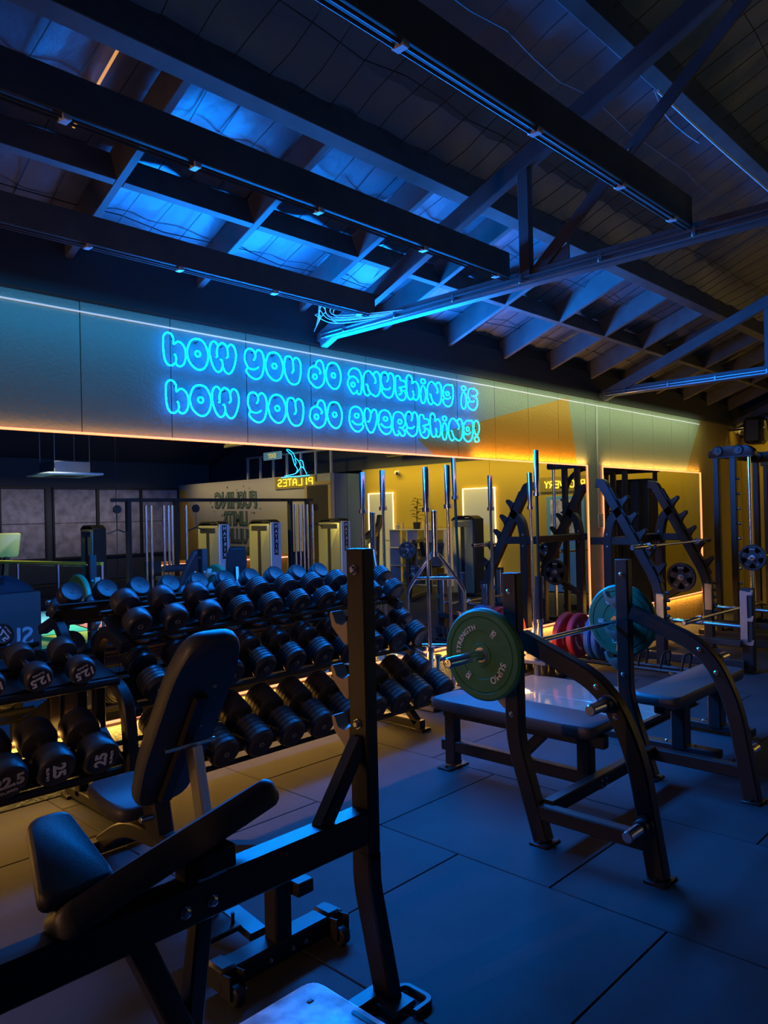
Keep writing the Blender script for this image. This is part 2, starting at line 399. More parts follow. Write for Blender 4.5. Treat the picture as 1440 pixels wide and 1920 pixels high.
# doors of the end wall, each leaf pale and edged by a light strip
M_DOORW = mat('pale_door', (.62, .64, .60), .5)
for i, (a, b_) in enumerate(((-4.34, -3.53), (-1.40, -.56))):
    d = MB(); d.box((XR - .02, (a + b_) / 2, 1.06), (.04, b_ - a, 2.12), .004); dr = struct('door_%d' % (i + 1), d, M_DOORW, smooth=False)
    h = MB(); h.tube(fillet([(XR - .04, b_ - .1, 1.0), (XR - .09, b_ - .1, 1.0), (XR - .09, b_ - .22, 1.0)], .02), .01); part(dr, 'door_handle', h, M_BRUSH)
    s = MB(); s.box((XR - .045, a - .01, 1.07), (.014, .02, 2.14)); s.box((XR - .045, b_ + .01, 1.07), (.014, .02, 2.14)); s.box((XR - .045, (a + b_) / 2, 2.14), (.014, b_ - a + .04, .02))
    part(dr, 'light_strip', s, mat('door_strip', (.8, .7, .5), .4, emit=(1.0, .62, .2), es=5) if i == 0 else bpy.data.materials['door_strip'], smooth=False)
d = MB(); d.box((XR - .02, 1.12, .95), (.04, .84, 1.9), .004); dr = struct('door_3', d, mat('sky_blue_door', (.10, .32, .55), .5), smooth=False)
p = MB(); p.box((XR - .044, 1.12, 1.43), (.008, .66, .8), .002); part(dr, 'poster_panel', p, mat('clouded_print', (.45, .47, .5), .6, var=.6, vscale=7), smooth=False)
d = MB(); d.box((12.18, -5.0, 1.18), (.04, .78, 2.36), .004); dr = struct('door_4', d, mat('dark_door', (.035, .03, .028), .5), smooth=False)
p = MB(); p.box((12.18, -4.57, 1.2), (.06, .09, 2.4), .006); p.box((12.18, -5.43, 1.2), (.06, .09, 2.4), .006); p.box((12.18, -5.0, 2.42), (.06, .95, .09), .006); part(dr, 'architrave', p, M_WALL, smooth=False)

# ------------------------------------------------------------------ roof
SL, A0 = .38, 3.15
zu = lambda y: A0 + SL * (YW - y)            # underside of the rafters, front slope
RIDGE = -3.47
nf = MB(); NX, NY = 150, 74
for i in range(NX + 1):
    for j in range(NY + 1):
        X_ = XL + (XR - XL) * i / NX; Y_ = YW + .02 + (RIDGE - YW) * j / NY
        z = zu(Y_) + .215 + .20 * min(1, max(0, (3.10 - Y_) / .12)) + .012 * math.sin(X_ * 17.5 + .6 * math.sin(Y_ * 3)) + .016 * math.sin(X_ * 5.1 + 2.2 * math.sin(Y_ * 1.7)) * math.sin(Y_ * 6.3) + random.uniform(-.007, .007)
        nf.v.append((X_, Y_, z))
for i in range(NX):
    for j in range(NY): a = i * (NY + 1) + j; nf.f.append((a, a + 1, a + NY + 2, a + NY + 1)); nf.m.append(0)
CEIL = struct('ceiling', nf, M_FOIL)
rb = MB(); zr = zu(RIDGE) + .4; rb.add([(XL, RIDGE, zr), (XR, RIDGE, zr), (XR, YF, 3.3), (XL, YF, 3.3)], [(0, 1, 2, 3)]); part(CEIL, 'back_slope', rb, M_DARKWALL, smooth=False)
rb = MB(); rb.add([(XL - .2, YW + .3, zu(YW) + .6), (XR + .2, YW + .3, zu(YW) + .6), (XR + .2, RIDGE, zr + .3), (XL - .2, RIDGE, zr + .3)], [(0, 1, 2, 3)]); part(CEIL, 'roof_sheet', rb, M_DARKWALL, smooth=False)
UPN = Vector((0, SL, 1)).normalized()
RX = [1.965 + .895 * k for k in range(-4, 13)]
def member(y0, y1, X_, wd_, dp):
    m = MB(); a = Vector((X_, y0, zu(y0))) + UPN * dp / 2; b = Vector((X_, y1, zu(y1))) + UPN * dp / 2
    m.bar([a, b], (1, 0, 0), wd_, dp, .004); return m
PUR = [3.06, 1.88, .68, -.52, -1.72, -2.92]
for X_ in RX:
    part(CEIL, 'rafter', member(YW - .01, PUR[0] + .02, X_, .048, .19), M_RAFTER, smooth=False)
for i in range(len(RX) - 1):
    m = MB(); xm = (RX[i] + RX[i + 1]) / 2; c = Vector((xm, 3.80, zu(3.80))) + UPN * .09
    m.bar([c - Vector((.895 / 2 - .026, 0, 0)), c + Vector((.895 / 2 - .026, 0, 0))], UPN, .18, .045, .003); part(CEIL, 'nogging', m, M_RAFTER, smooth=False)
for k, y in enumerate(PUR):
    m = MB(); c = Vector((0, y, zu(y) - .01)) + UPN * .21
    m.bar([c + Vector((XL, 0, 0)), c + Vector((XR, 0, 0))], UPN, .43, .09, .004); part(CEIL, 'purlin', m, M_RAFTER, smooth=False)
# safety mesh below the foil
wm = MB()
for k in range(78):
    X_ = XL + .1 + .205 * k; wm.tube([(X_ + .02 * math.sin(j * 2.1 + k), y, zu(y) + .19 + .012 * math.sin(j * 1.3 + k)) for j, y in enumerate([YW - .02 - .38 * q for q in range(14)])], .0034, 3)
for y in (4.25, 4.02, 3.52, 3.25, 2.75, 2.3, 1.5, 1.1):
    wm.tube([(XL + .3 * q, y + .02 * math.sin(q * 1.7 + y), zu(y) + .185 + .014 * math.sin(q * 2.3 + y * 5)) for q in range(54)], .0038, 3)
part(CEIL, 'safety_mesh', wm, M_WIRE, kind='stuff')
o = MB(); o.box((1.70, 3.46, zu(3.46) + .17), (.012, .62, .008), 0, Matrix.Rotation(math.atan(-SL), 3, 'X')); part(CEIL, 'daylight_gap', o, mat('amber_light_gap', (.5, .3, .1), .5, emit=(1.0, .45, .12), es=.7), smooth=False)

# trusses
for X_ in (-.55, 3.93, 8.44, 12.9):
    tr = bpy.data.objects.new('roof_truss', None); C.objects.link(tr); tr.location = (X_, YW, 2.95); tr.parent = CEIL; W[tr.name] = Matrix.Translation((X_, YW, 2.95)).inverted()
    tc = lambda y: 2.94 + .405 * (4.3 - y)      # lower edge of the top chord
    m = MB(); m.bar([(X_, YW - .02, 2.985), (X_, -3.4, 2.995)], (1, 0, 0), .075, .06); m.bar([(X_, YW - .02, 3.03), (X_, -3.4, 3.04)], (1, 0, 0), .012, .05, .002); part(tr, 'bottom_chord', m, M_STEEL)
    m = MB(); m.bar([(X_, 4.4, tc(4.4) + .06), (X_, -3.4, tc(-3.4) + .06)], (1, 0, 0), .07, .12); part(tr, 'top_chord', m, M_STEEL)
    ys = [2.53, .55, -1.4, -3.3]
    for y in ys:
        m = MB(); m.bar([(X_, y, 3.0), (X_, y, tc(y) + .05)], (1, 0, 0), .05, .075, .004); part(tr, 'king_post', m, M_STEEL)
    for y in ys[:3]:
        m = MB(); m.bar([(X_ + .01, y - .06, 3.04), (X_ + .01, y - 1.6, tc(y - 1.6) + .05)], (1, 0, 0), .012, .075, .002); part(tr, 'web_strut', m, M_STEEL)
        m = MB(); m.prism([(y + .1, 3.0), (y - .28, 3.02), (y - .28, 3.16), (y - .08, 3.07), (y + .04, 3.1)], (X_ + .02, 0, 0), (0, 1, 0), (0, 0, 1), .01); part(tr, 'gusset', m, M_STEEL)
    m = MB(); m.tube([(X_ - .045, YW - .1, 3.0), (X_ - .045, -3.3, 3.01)], .011, 6); m.tube([(X_ - .045, YW - .1, 2.972), (X_ - .045, -3.3, 2.98)], .008, 6); part(tr, 'conduit', m, M_BRUSH)
    for k in range(8):
        m = MB(); y = 4.1 - k * .52; m.box((X_ - .055, y, 2.995), (.012, .022, .05), .003); part(tr, 'conduit_clip', m, M_BOLT)
# hung joists with cable track between the first two trusses
for y in (3.80, 2.645, 1.535):
    m = MB(); m.box((1.69, y, 3.105), (4.40, .048, .15), .004); j = part(CEIL, 'hung_joist', m, M_RAFTER, smooth=False)
    m = MB()
    for dy in (-.014, .014): m.tube([(-.5, y + dy, 3.017), (3.88, y + dy, 3.017)], .0065, 6)
    part(j, 'cable_track', m, M_STEEL)
    for k in range(7):
        m = MB(); m.box((-.1 + k * .63 + .1 * math.sin(k * 5 + y), y, 3.02), (.035, .05, .022), .004); part(j, 'track_clip', m, M_WHITE)

# ================================================================== WALL FIXTURES
def mirror(name, label, xs, z0, z1):
    t = thing(name, label, 'mirror', ((xs[0] + xs[-1]) / 2, YW - .002, z0))
    for a, b in zip(xs[:-1], xs[1:]):
        m = MB(); m.box(((a + b) / 2, YW - .004, (z0 + z1) / 2), (b - a - .004, .006, z1 - z0)); part(t, 'mirror_panel', m, M_MIRROR, smooth=False)
    return t
mirror('wall_mirror', 'long wall mirror of four panels under the blue neon sign', [-1.76, .24, 2.24, 4.21, 6.16, 8.09], .368, 2.124)
mirror('wall_mirror', 'square wall mirror behind the toothed squat rack', [8.49, 11.50], .35, 2.122)
def strip(label, a, b, m=M_LED, w=.013):
    s = MB(); a, b = Vector(a), Vector(b); s.bar([a, b], (0, 1, 0), .012, w, .003); solo('light_strip', label, 'light strip', s, m)
strip('warm light strip along the top edge of the long mirror', (-1.76, YW - .013, 2.128), (8.10, YW - .013, 2.128))
strip('warm light strip along the bottom edge of the long mirror', (-1.76, YW - .013, .364), (8.10, YW - .013, .364))
strip('warm upright light strip on the end of the long mirror', (8.105, YW - .013, .364), (8.105, YW - .013, 2.128), w=.011)
strip('warm light strip along the top edge of the square mirror', (8.47, YW - .013, 2.126), (11.51, YW - .013, 2.126))
strip('warm light strip along the bottom edge of the square mirror', (8.47, YW - .013, .345), (11.51, YW - .013, .345))
strip('warm upright light strip on the socket side of the square mirror', (8.475, YW - .013, .345), (8.475, YW - .013, 2.126), w=.011)
strip('warm upright light strip on the far side of the square mirror', (11.508, YW - .013, .345), (11.508, YW - .013, 2.126), w=.011)
strip('added warm upright fill strip on the near end wall', (XL + .012, 2.5, .35), (XL + .012, 2.5, 2.35))  # added bar for the out-of-view side fill
strip('thin cool white light strip high on the wall above the neon sign', (-1.76, YW - .008, 2.862), (11.52, YW - .008, 2.857), M_LEDW, .009)

GL = {"h":[0.159,[[0.0,0.157],[0.004,0.194],[0.027,0.218],[0.055,0.213],[0.071,0.188],[0.074,0.151],[0.102,0.17],[0.13,0.163],[0.153,0.133],[0.159,0.088],[0.148,0.036],[0.122,0.01],[0.096,0.013],[0.083,0.026],[0.062,0.009],[0.031,0.009],[0.009,0.039],[0.0,0.099]],[[[0.083,0.026],[0.089,0.047],[0.086,0.072],[0.077,0.084]]],[]],"o":[0.159,[[0.0,0.124],[0.026,0.187],[0.07,0.21],[0.119,0.2],[0.152,0.15],[0.159,0.095],[0.139,0.036],[0.104,0.006],[0.06,0.009],[0.019,0.042],[0.001,0.086]],[],[[0.079,0.11,0.02,0.019]]],"w":[0.213,[[0.0,0.136],[0.008,0.189],[0.034,0.214],[0.059,0.202],[0.07,0.188],[0.097,0.213],[0.129,0.202],[0.142,0.186],[0.168,0.212],[0.197,0.199],[0.213,0.152],[0.205,0.089],[0.179,0.028],[0.15,0.005],[0.121,0.017],[0.102,0.045],[0.09,0.022],[0.064,0.007],[0.034,0.028],[0.01,0.081]],[[[0.07,0.188],[0.06,0.166],[0.057,0.135],[0.06,0.114],[0.049,0.106]],[[0.142,0.186],[0.145,0.156],[0.146,0.125],[0.132,0.112]],[[0.102,0.045],[0.102,0.071],[0.095,0.094],[0.082,0.094]]],[]],"y":[0.164,[[0.0,0.145],[0.01,0.187],[0.043,0.207],[0.072,0.198],[0.088,0.184],[0.115,0.208],[0.148,0.193],[0.164,0.14],[0.156,0.066],[0.132,0.013],[0.087,-0.006],[0.038,0.011],[0.009,0.043],[0.021,0.072],[0.004,0.105]],[[[0.088,0.184],[0.089,0.153],[0.074,0.128]],[[0.021,0.072],[0.045,0.063],[0.078,0.063],[0.102,0.073],[0.114,0.084]]],[]],"u":[0.155,[[0.001,0.151],[0.011,0.186],[0.038,0.201],[0.064,0.193],[0.08,0.176],[0.105,0.198],[0.138,0.188],[0.155,0.143],[0.15,0.07],[0.13,0.015],[0.087,-0.006],[0.039,0.01],[0.008,0.063],[0.0,0.114]],[[[0.08,0.176],[0.082,0.138],[0.084,0.1],[0.068,0.078]]],[]],"d":[0.16,[[0.0,0.086],[0.015,0.134],[0.05,0.156],[0.074,0.157],[0.078,0.183],[0.106,0.21],[0.14,0.197],[0.156,0.147],[0.16,0.074],[0.135,0.019],[0.079,-0.006],[0.025,0.023],[0.002,0.056]],[[[0.074,0.157],[0.101,0.145],[0.12,0.121],[0.11,0.104]]],[[0.064,0.078,0.019,0.019]]],"a":[0.158,[[0.011,0.147],[0.031,0.176],[0.076,0.196],[0.129,0.183],[0.158,0.132],[0.158,0.055],[0.144,-0.001],[0.12,-0.012],[0.099,0.003],[0.062,-0.013],[0.026,0.014],[0.0,0.06],[0.009,0.098],[0.024,0.116],[0.013,0.128]],[[[0.024,0.116],[0.064,0.127],[0.105,0.111],[0.118,0.083]],[[0.099,0.003],[0.105,0.019]]],[[0.06,0.061,0.021,0.018]]],"N":[0.205,[[0.0,0.079],[0.01,0.151],[0.054,0.193],[0.096,0.184],[0.116,0.17],[0.157,0.199],[0.196,0.173],[0.205,0.101],[0.192,0.032],[0.153,-0.008],[0.111,0.0],[0.083,0.01],[0.048,-0.013],[0.01,0.014]],[[[0.116,0.17],[0.139,0.144],[0.149,0.115],[0.135,0.098]],[[0.083,0.01],[0.06,0.041],[0.049,0.073],[0.034,0.08]]],[]],"t":[0.131,[[0.0,0.139],[0.004,0.18],[0.035,0.195],[0.057,0.184],[0.066,0.162],[0.108,0.159],[0.131,0.136],[0.113,0.111],[0.075,0.102],[0.07,0.074],[0.108,0.073],[0.126,0.045],[0.116,0.009],[0.079,-0.012],[0.029,0.003],[0.002,0.053]],[[[0.075,0.102],[0.044,0.094]],[[0.07,0.074],[0.073,0.049],[0.042,0.034]]],[]],"i":[0.071,[[0.0,0.062],[0.013,0.123],[0.039,0.144],[0.065,0.117],[0.071,0.057],[0.054,0.002],[0.03,-0.012],[0.007,0.009]],[],[[0.039,0.185,0.029,0.021]]],"g":[0.153,[[0.006,0.118],[0.018,0.162],[0.067,0.192],[0.106,0.191],[0.13,0.198],[0.149,0.176],[0.153,0.121],[0.14,0.045],[0.109,0.002],[0.06,-0.01],[0.012,0.014],[0.0,0.044],[0.024,0.066],[0.005,0.087]],[[[0.024,0.066],[0.062,0.058],[0.098,0.069],[0.11,0.084]]],[[0.068,0.11,0.024,0.018]]],"s":[0.161,[[0.009,0.143],[0.031,0.184],[0.095,0.197],[0.147,0.183],[0.161,0.152],[0.128,0.124],[0.156,0.087],[0.145,0.028],[0.097,-0.009],[0.034,-0.001],[0.0,0.034],[0.016,0.062],[0.041,0.07],[0.013,0.099]],[[[0.128,0.124],[0.081,0.126]],[[0.041,0.07],[0.09,0.069],[0.105,0.081]]],[]],"e":[0.149,[[0.0,0.101],[0.017,0.168],[0.071,0.194],[0.123,0.177],[0.149,0.124],[0.149,0.08],[0.135,0.059],[0.149,0.039],[0.125,0.007],[0.079,-0.009],[0.027,0.017],[0.003,0.059]],[[[0.026,0.076],[0.059,0.054],[0.104,0.05],[0.135,0.059]]],[[0.08,0.121,0.022,0.018]]],"v":[0.147,[[0.0,0.137],[0.014,0.182],[0.042,0.19],[0.065,0.175],[0.077,0.156],[0.108,0.188],[0.139,0.176],[0.147,0.115],[0.119,0.035],[0.078,-0.007],[0.039,0.013],[0.01,0.072]],[[[0.077,0.156],[0.071,0.12],[0.054,0.084],[0.035,0.084]]],[]],"R":[0.16,[[0.0,0.095],[0.017,0.165],[0.065,0.192],[0.124,0.18],[0.16,0.13],[0.15,0.083],[0.124,0.058],[0.153,0.025],[0.144,-0.004],[0.109,-0.01],[0.085,0.012],[0.055,-0.01],[0.022,0.0],[0.002,0.05]],[[[0.085,0.012],[0.068,0.031]],[[0.124,0.058],[0.081,0.06]]],[[0.091,0.11,0.022,0.019]]],"!":[0.081,[[0.0,0.14],[0.015,0.186],[0.041,0.201],[0.072,0.178],[0.081,0.126],[0.064,0.08],[0.04,0.059],[0.015,0.083]],[],[[0.04,0.02,0.032,0.026]]]}
SG = [["h",1,2.57,2.735],["o",1,2.746,2.909],["w",1,2.92,3.137],["y",1,3.212,3.381],["o",1,3.395,3.556],["u",1,3.569,3.727],["d",1,3.801,3.966],["o",1,3.982,4.141],["a",1,4.215,4.373],["N",1,4.389,4.596],["y",1,4.602,4.766],["t",1,4.779,4.916],["h",1,4.921,5.088],["i",1,5.106,5.179],["N",1,5.199,5.401],["g",1,5.419,5.572],["i",1,5.689,5.77],["s",1,5.79,5.949],["h",2,2.582,2.748],["o",2,2.76,2.924],["w",2,2.932,3.153],["y",2,3.23,3.397],["o",2,3.413,3.575],["u",2,3.583,3.743],["d",2,3.808,3.973],["o",2,3.987,4.144],["e",2,4.225,4.38],["v",2,4.395,4.544],["e",2,4.561,4.721],["R",2,4.734,4.896],["y",2,4.899,5.063],["t",2,5.081,5.216],["h",2,5.231,5.382],["i",2,5.398,5.469],["N",2,5.493,5.706],["g",2,5.714,5.866],["!",2,5.877,5.966]]
def crom(P, closed, n=4):
    k = len(P); out = []
    for i in range(k if closed else k - 1):
        p0 = P[i - 1] if (closed or i) else P[0]; p1 = P[i]; p2 = P[(i + 1) % k]; p3 = P[(i + 2) % k] if (closed or i + 2 < k) else P[-1]
        for j in range(n):
            t = j / n; out.append(tuple(.5 * (2 * b + (c - a) * t + (2 * a - 5 * b + 4 * c - d) * t * t + (3 * b - a - 3 * c + d) * t ** 3) for a, b, c, d in zip(p0, p1, p2, p3)))
    if not closed: out.append(tuple(P[-1]))
    return out
sign = thing('neon_sign', 'blue neon wall sign in outlined bubble letters above the long mirror', 'neon sign', (4.27, YW - .03, 2.28))
YT = YW - .036
for ch, row, xa, xb in SG:
    wd_, out, strokes, rings = GL[ch]; zb = 2.60 if row == 1 else 2.29; k = (xb - xa) / wd_; m = MB(); q = lambda p: (xa + p[0] * k, YT, zb + p[1])
    m.flex(crom([q(p) for p in out], True), .0055, closed=True)
    for s in strokes: m.flex(crom([q(p) for p in s], False), .0055)
    for cx, cz, rx, rz in rings: m.flex([q((cx + rx * math.cos(a * math.pi / 7), cz + rz * math.sin(a * math.pi / 7))) for a in range(14)], .0055, closed=True)
    L_ = part(sign, 'neon_letter', m, [M_NEON, M_NEONSIDE, M_NEONBACK])
    s = MB(); s.cyl(q((wd_ * .5, .19 if ch not in 'i!' else .13)), (xa + wd_ * .5 * k, YW, zb + (.19 if ch not in 'i!' else .13)), .004, 6); part(L_, 'standoff', s, M_PLUG)

m = MB(); m.box((8.37, YW - .006, 2.19), (.022, .012, 1.35), .004); solo('wall_conduit', 'pale upright cable duct on the wall between the two mirrors', 'conduit', m, M_WHITE)
t = thing('wall_socket', 'white twin socket plate on the pillar between the mirrors', 'socket', (8.415, YW - .01, 1.40))
m = MB(); m.box((8.415, YW - .006, 1.475), (.13, .012, .17), .004); part(t, 'plate', m, M_WHITE)
for dz in (-.035, .035): m = MB(); m.box((8.415, YW - .014, 1.475 + dz), (.05, .008, .04), .003); part(t, 'switch', m, M_BRUSH)
def bullet_camera(p, d, label):
    t = thing('security_camera', label, 'camera', p); p = Vector(p); d = Vector(d).normalized()
    m = MB(); m.lathe([(.05, 0), (.05, .02), (.03, .04)], p, (0, -1, 0) if abs(p.y - YW) < .1 else (-1, 0, 0), 16); part(t, 'base', m, M_WHITE)
    b = p + Vector((0, -.06, -.01)) if abs(p.y - YW) < .1 else p + Vector((-.06, 0, -.01)); m = MB(); m.lathe([(.03, -.07), (.045, -.06), (.045, .1), (.04, .11)], b, d, 16); bd = part(t, 'body', m, M_WHITE)
    m = MB(); m.lathe([(.036, .108), (.03, .118)], b, d, 16); part(bd, 'lens', m, M_PLUG)
bullet_camera((13.05, YW - .005, 2.86), (-.7, -.6, -.3), 'white bullet security camera at the corner end of the mirror wall')
bullet_camera((XR - .005, -3.37, 2.62), (-.6, .7, -.2), 'white bullet security camera above the shelf on the yellow end wall')
t = thing('wall_speaker', 'black box loudspeaker hung in the corner above the cable machine', 'speaker', (12.75, 4.05, 2.62))
m = MB(); m.box((12.75, 4.05, 2.80), (.34, .28, .42), .05); b = part(t, 'cabinet', m, M_PLUG)
m = MB(); m.lathe([(.12, 0), (.11, .012), (.0, .0)], (12.75, 3.91, 2.74), (0, -1, 0), 20); part(b, 'cone', m, M_RUBBER)
m = MB(); m.bar([(12.75, 4.2, 2.85), (12.75, YW, 2.85)], (1, 0, 0), .04, .04); part(t, 'bracket', m, M_STEEL)
m = MB()
for k in range(7):
    a = random.uniform(-.1, .1); m.tube(crom([(3.85 + .01 * k, 4.40, 3.02 + .02 * k), (3.80 + a * .3, 4.25, 3.10 + .02 * k), (3.70 + a, 4.15 - .03 * k, 3.06 + .012 * k), (3.78 + a * .5, 4.05, 3.0 + .01 * k), (3.90, 3.7 - .05 * k, 3.0)], False, 6), .003, 5)
solo('cable_bundle', 'loose thin cables bunched at the wall end of the nearer roof truss', 'cables', m, M_WHITE)
m = MB(); m.tube(crom([(3.93, 2.12, 3.62), (3.92, 2.05, 3.5), (3.95, 1.98, 3.47), (3.93, 1.9, 3.52), (3.93, 1.86, 3.56)], False, 6), .004, 5)
m.tube(crom([(4.25, 1.85, 4.0), (4.28, 1.80, 3.85), (4.33, 1.72, 3.74), (4.40, 1.66, 3.68)], False, 6), .004, 5)
solo('hanging_cable', 'thin pale cable looping down under the dark roof beam', 'cable', m, M_WHITE)
m = MB(); m.tube(crom([(4.25, 1.83, 3.99), (5.2, 1.832, 3.985), (6.3, 1.83, 3.99), (8.4, 1.832, 3.985)], False, 6), .010, 6); solo('roof_conduit', 'pale cable run clipped along the underside of the dark upper beam', 'conduit', m, M_WHITE)

# ================================================================== DUMBBELLS AND THEIR RACKS
M_RING = mat('grey_print', (.30, .31, .32), .45)
ORD = ['first', 'second', 'third', 'fourth', 'fifth', 'sixth', 'seventh', 'eighth', 'ninth', 'tenth']
def dumbbell(label, group, loc, tilt, half, R, L, ringed, txt=None, turn=0, tcol=None):
    t = thing('dumbbell', label, 'dumbbell', loc, group, (tilt, 0, 0)); o = Vector(loc); Rm = Matrix.Rotation(tilt, 3, 'X')
    A = Rm @ Vector((0, 1, 0)); Vz = Rm @ Vector((0, 0, 1)); X = Vector((1, 0, 0))
    m = MB(); h = half - L / 2 + .004; m.lathe([(.016, -h), (.016, -.6 * h), (.019, 0), (.016, .6 * h), (.016, h)], o, A, 12); part(t, 'handle', m, M_CHROME)
    for s in (-1, 1):
        c = o + A * s * half; b = .012
        if ringed:
            pr = [(.02, -L / 2), (R * .86, -L / 2), (R - .004, -L / 2 + .006)]; n = 4 if L < .15 else 5; x0 = -L / 2 + .01; w = (L - .03) / n
            for k in range(n): pr += [(R - .006, x0 + k * w), (R - .001, x0 + k * w + .003), (R - .001, x0 + (k + 1) * w - .003), (R - .006, x0 + (k + 1) * w)]
            pr += [(R - .004, L / 2 - .016), (R - .012, L / 2 - .006), (R * .80, L / 2 - .001), (R * .74, L / 2 - .003), (0, L / 2 - .003)]
        else:
            pr = [(.02, -L / 2), (R * .72, -L / 2), (R * .90, -L / 2 + .008), (R, -L / 2 + .028), (R, L / 2 - .024), (R * .93, L / 2 - .007), (R * .82, L / 2 - .001), (R * .76, L / 2 - .003), (0, L / 2 - .003)]
        m = MB(); m.lathe(pr, c, A * s, 24); hd = part(t, 'head', m, M_HEAD)
        fc = c + A * s * (L / 2 - .002)
        if txt:
            U = X * -s; V = Vz; a = math.radians(turn if s < 0 else turn + 37); U2 = U * math.cos(a) + V * math.sin(a); V2 = V * math.cos(a) - U * math.sin(a)
            m = MB(); m.text(txt, R * .84, fc + V2 * R * .10, U2, V2, .0012, bold=.035); m.text('SUMO', R * .2, fc - V2 * R * .48, U2, V2, .0012, bold=.01, sx=1.5); part(hd, 'lettering', m, tcol or M_TEXT, smooth=False)
        else:
            m = MB(); m.tube([fc + (X * math.cos(q * math.pi / 8) + Vz * math.sin(q * math.pi / 8)) * .0135 for q in range(16)], .0022, 5, closed=True); part(hd, 'end_ring', m, M_RING)
    return t
TIERS = [('top', 2.096, .2335, 4.02, 1.08, 35, .0855, .079, .10), ('middle', 2.13, .242, 3.917, .745, 30, .10, .086, .13), ('bottom', 2.215, .245, 3.83, .359, 28, .125, .096, .19)]
for nm, x0, dx, y, z, tl, half, R, L in TIERS:
    proto = {}
    for k in range(10):
        ringed = not (nm == 'top' and k < 3)
        lab = '%s black dumbbell on the %s tier of the long rack, counted from the low rack' % (ORD[k], nm)
        loc = (x0 + k * dx, y, z)
        if ringed not in proto: proto[ringed] = dumbbell(lab, 'dumbbells on the long rack', loc, math.radians(tl), half, R, L, ringed)
        else: dup(proto[ringed], None, loc, None, lab)

rack = thing('dumbbell_rack', 'long black three tier dumbbell rack in front of the mirror', 'rack', (3.1, 4.05, 0))
for X_ in (2.0, 4.21):
    m = MB(); m.bar(fillet([(X_, 4.24, .02), (X_, 4.24, .86), (X_, 4.12, .985), (X_, 3.90, .905)], .07), (1, 0, 0), .06, .06); part(rack, 'upright', m, M_FRAME)
    m = MB(); m.bar([(X_, 4.38, .045), (X_, 3.70, .045)], (1, 0, 0), .06, .06); m.box((X_, 3.72, .01), (.10, .12, .02), .004); m.box((X_, 4.36, .01), (.10, .1, .02), .004); part(rack, 'foot', m, M_FRAME)
    m = MB(); m.bar([(X_, 3.745, .05), (X_, 3.93, .22), (X_, 4.24, .40)], (1, 0, 0), .06, .05); part(rack, 'strut', m, M_FRAME)
    m = MB(); m.bar([(X_, 3.78, .565), (X_, 4.05, .70), (X_, 4.24, .66)], (1, 0, 0), .05, .05); part(rack, 'arm', m, M_FRAME)
for nm, x0, dx, y, z, tl, half, R, L in TIERS:
    a = math.radians(tl); n = Vector((0, -math.sin(a), math.cos(a))); A = Vector((0, math.cos(a), math.sin(a))); c = Vector((0, y, z)) - n * (R + .016); x1, x2 = 1.985, x0 + 9 * dx + .07
    m = MB(); m.bar([c + Vector((x1, 0, 0)), c + Vector((x2, 0, 0))], n, .02, 2 * half * .9, .004); tr = part(rack, 'tray', m, M_FRAME)
    for s in (-1, 1):
        m = MB(); e = c + A * s * (half + L * .30) + n * .004; m.bar([e + Vector((x1, 0, 0)), e + Vector((x2, 0, 0))], n, .03, .035, .012); part(tr, 'rail', m, M_FRAME)

# the low two tier rack with numbered dumbbells
LOWR = [('upper', 3.80 + .1075, .847 + .035, 18, .113, .070, .10, [(1.04, '10', 170), (1.262, '12.5', 200), (1.482, '12.5', 200), (1.70, '12.5', 202)]),
        ('lower', 3.70 + .100, .435 + .042, 23, .108, .096, .13, [(1.07, '22.5', 20), (1.29, '22.5', 8), (1.511, '25', -82), (1.733, '25', 92)])]
M_TEXTD = mat('worn_print', (.62, .60, .58), .5)
LLAB = {('upper', 0): 'black dumbbell numbered 10 on the upper tier of the low rack', ('upper', 1): 'black dumbbell numbered 12.5, furthest from the curved end of the low rack', ('upper', 2): 'black dumbbell numbered 12.5, second from the curved end of the low rack', ('upper', 3): 'black dumbbell numbered 12.5, next to the curved end of the low rack',
        ('lower', 0): 'black dumbbell numbered 22.5, outermost on the lower tier of the low rack', ('lower', 1): 'black dumbbell numbered 22.5 beside the 25 ones on the low rack', ('lower', 2): 'black dumbbell numbered 25 between the 22.5 and the other 25', ('lower', 3): 'black dumbbell numbered 25, next to the curved end frame of the low rack'}
for nm, y, z, tl, half, R, L, items in LOWR:
    for k, (X_, tx, turn) in enumerate(items):
        dumbbell(LLAB[nm, k], 'numbered dumbbells on the low rack', (X_, y, z), math.radians(tl), half, R, L, False, tx, turn, M_TEXT if tx != '22.5' else M_TEXTD)
lr = thing('dumbbell_rack', 'low black two tier dumbbell rack with curved end frame and numbered dumbbells', 'rack', (1.4, 4.0, 0))
for X_ in (.62, 1.905):
    m = MB(); m.bar(fillet([(X_, 4.30, .74), (X_, 3.98, .775), (X_, 3.72, .70), (X_, 3.68, .40), (X_, 3.67, .05)], [.1, .16, .1]), (1, 0, 0), .07, .055, .01); part(lr, 'curved_frame', m, M_FRAME)
    m = MB(); m.bar([(X_, 4.27, .77), (X_, 4.27, .04)], (1, 0, 0), .06, .06); part(lr, 'upright', m, M_FRAME)
    m = MB(); m.bar([(X_, 4.42, .04), (X_, 3.60, .04)], (1, 0, 0), .06, .06); m.box((X_, 4.40, .012), (.1, .09, .024), .004); m.box((X_, 3.62, .012), (.1, .09, .024), .004); part(lr, 'foot', m, M_FRAME)
    m = MB(); m.prism([(4.25, .40), (3.70, .20), (3.66, .27), (4.25, .54)], (X_, 0, 0), (0, 1, 0), (0, 0, 1), .02); part(lr, 'end_plate', m, M_FRAME)
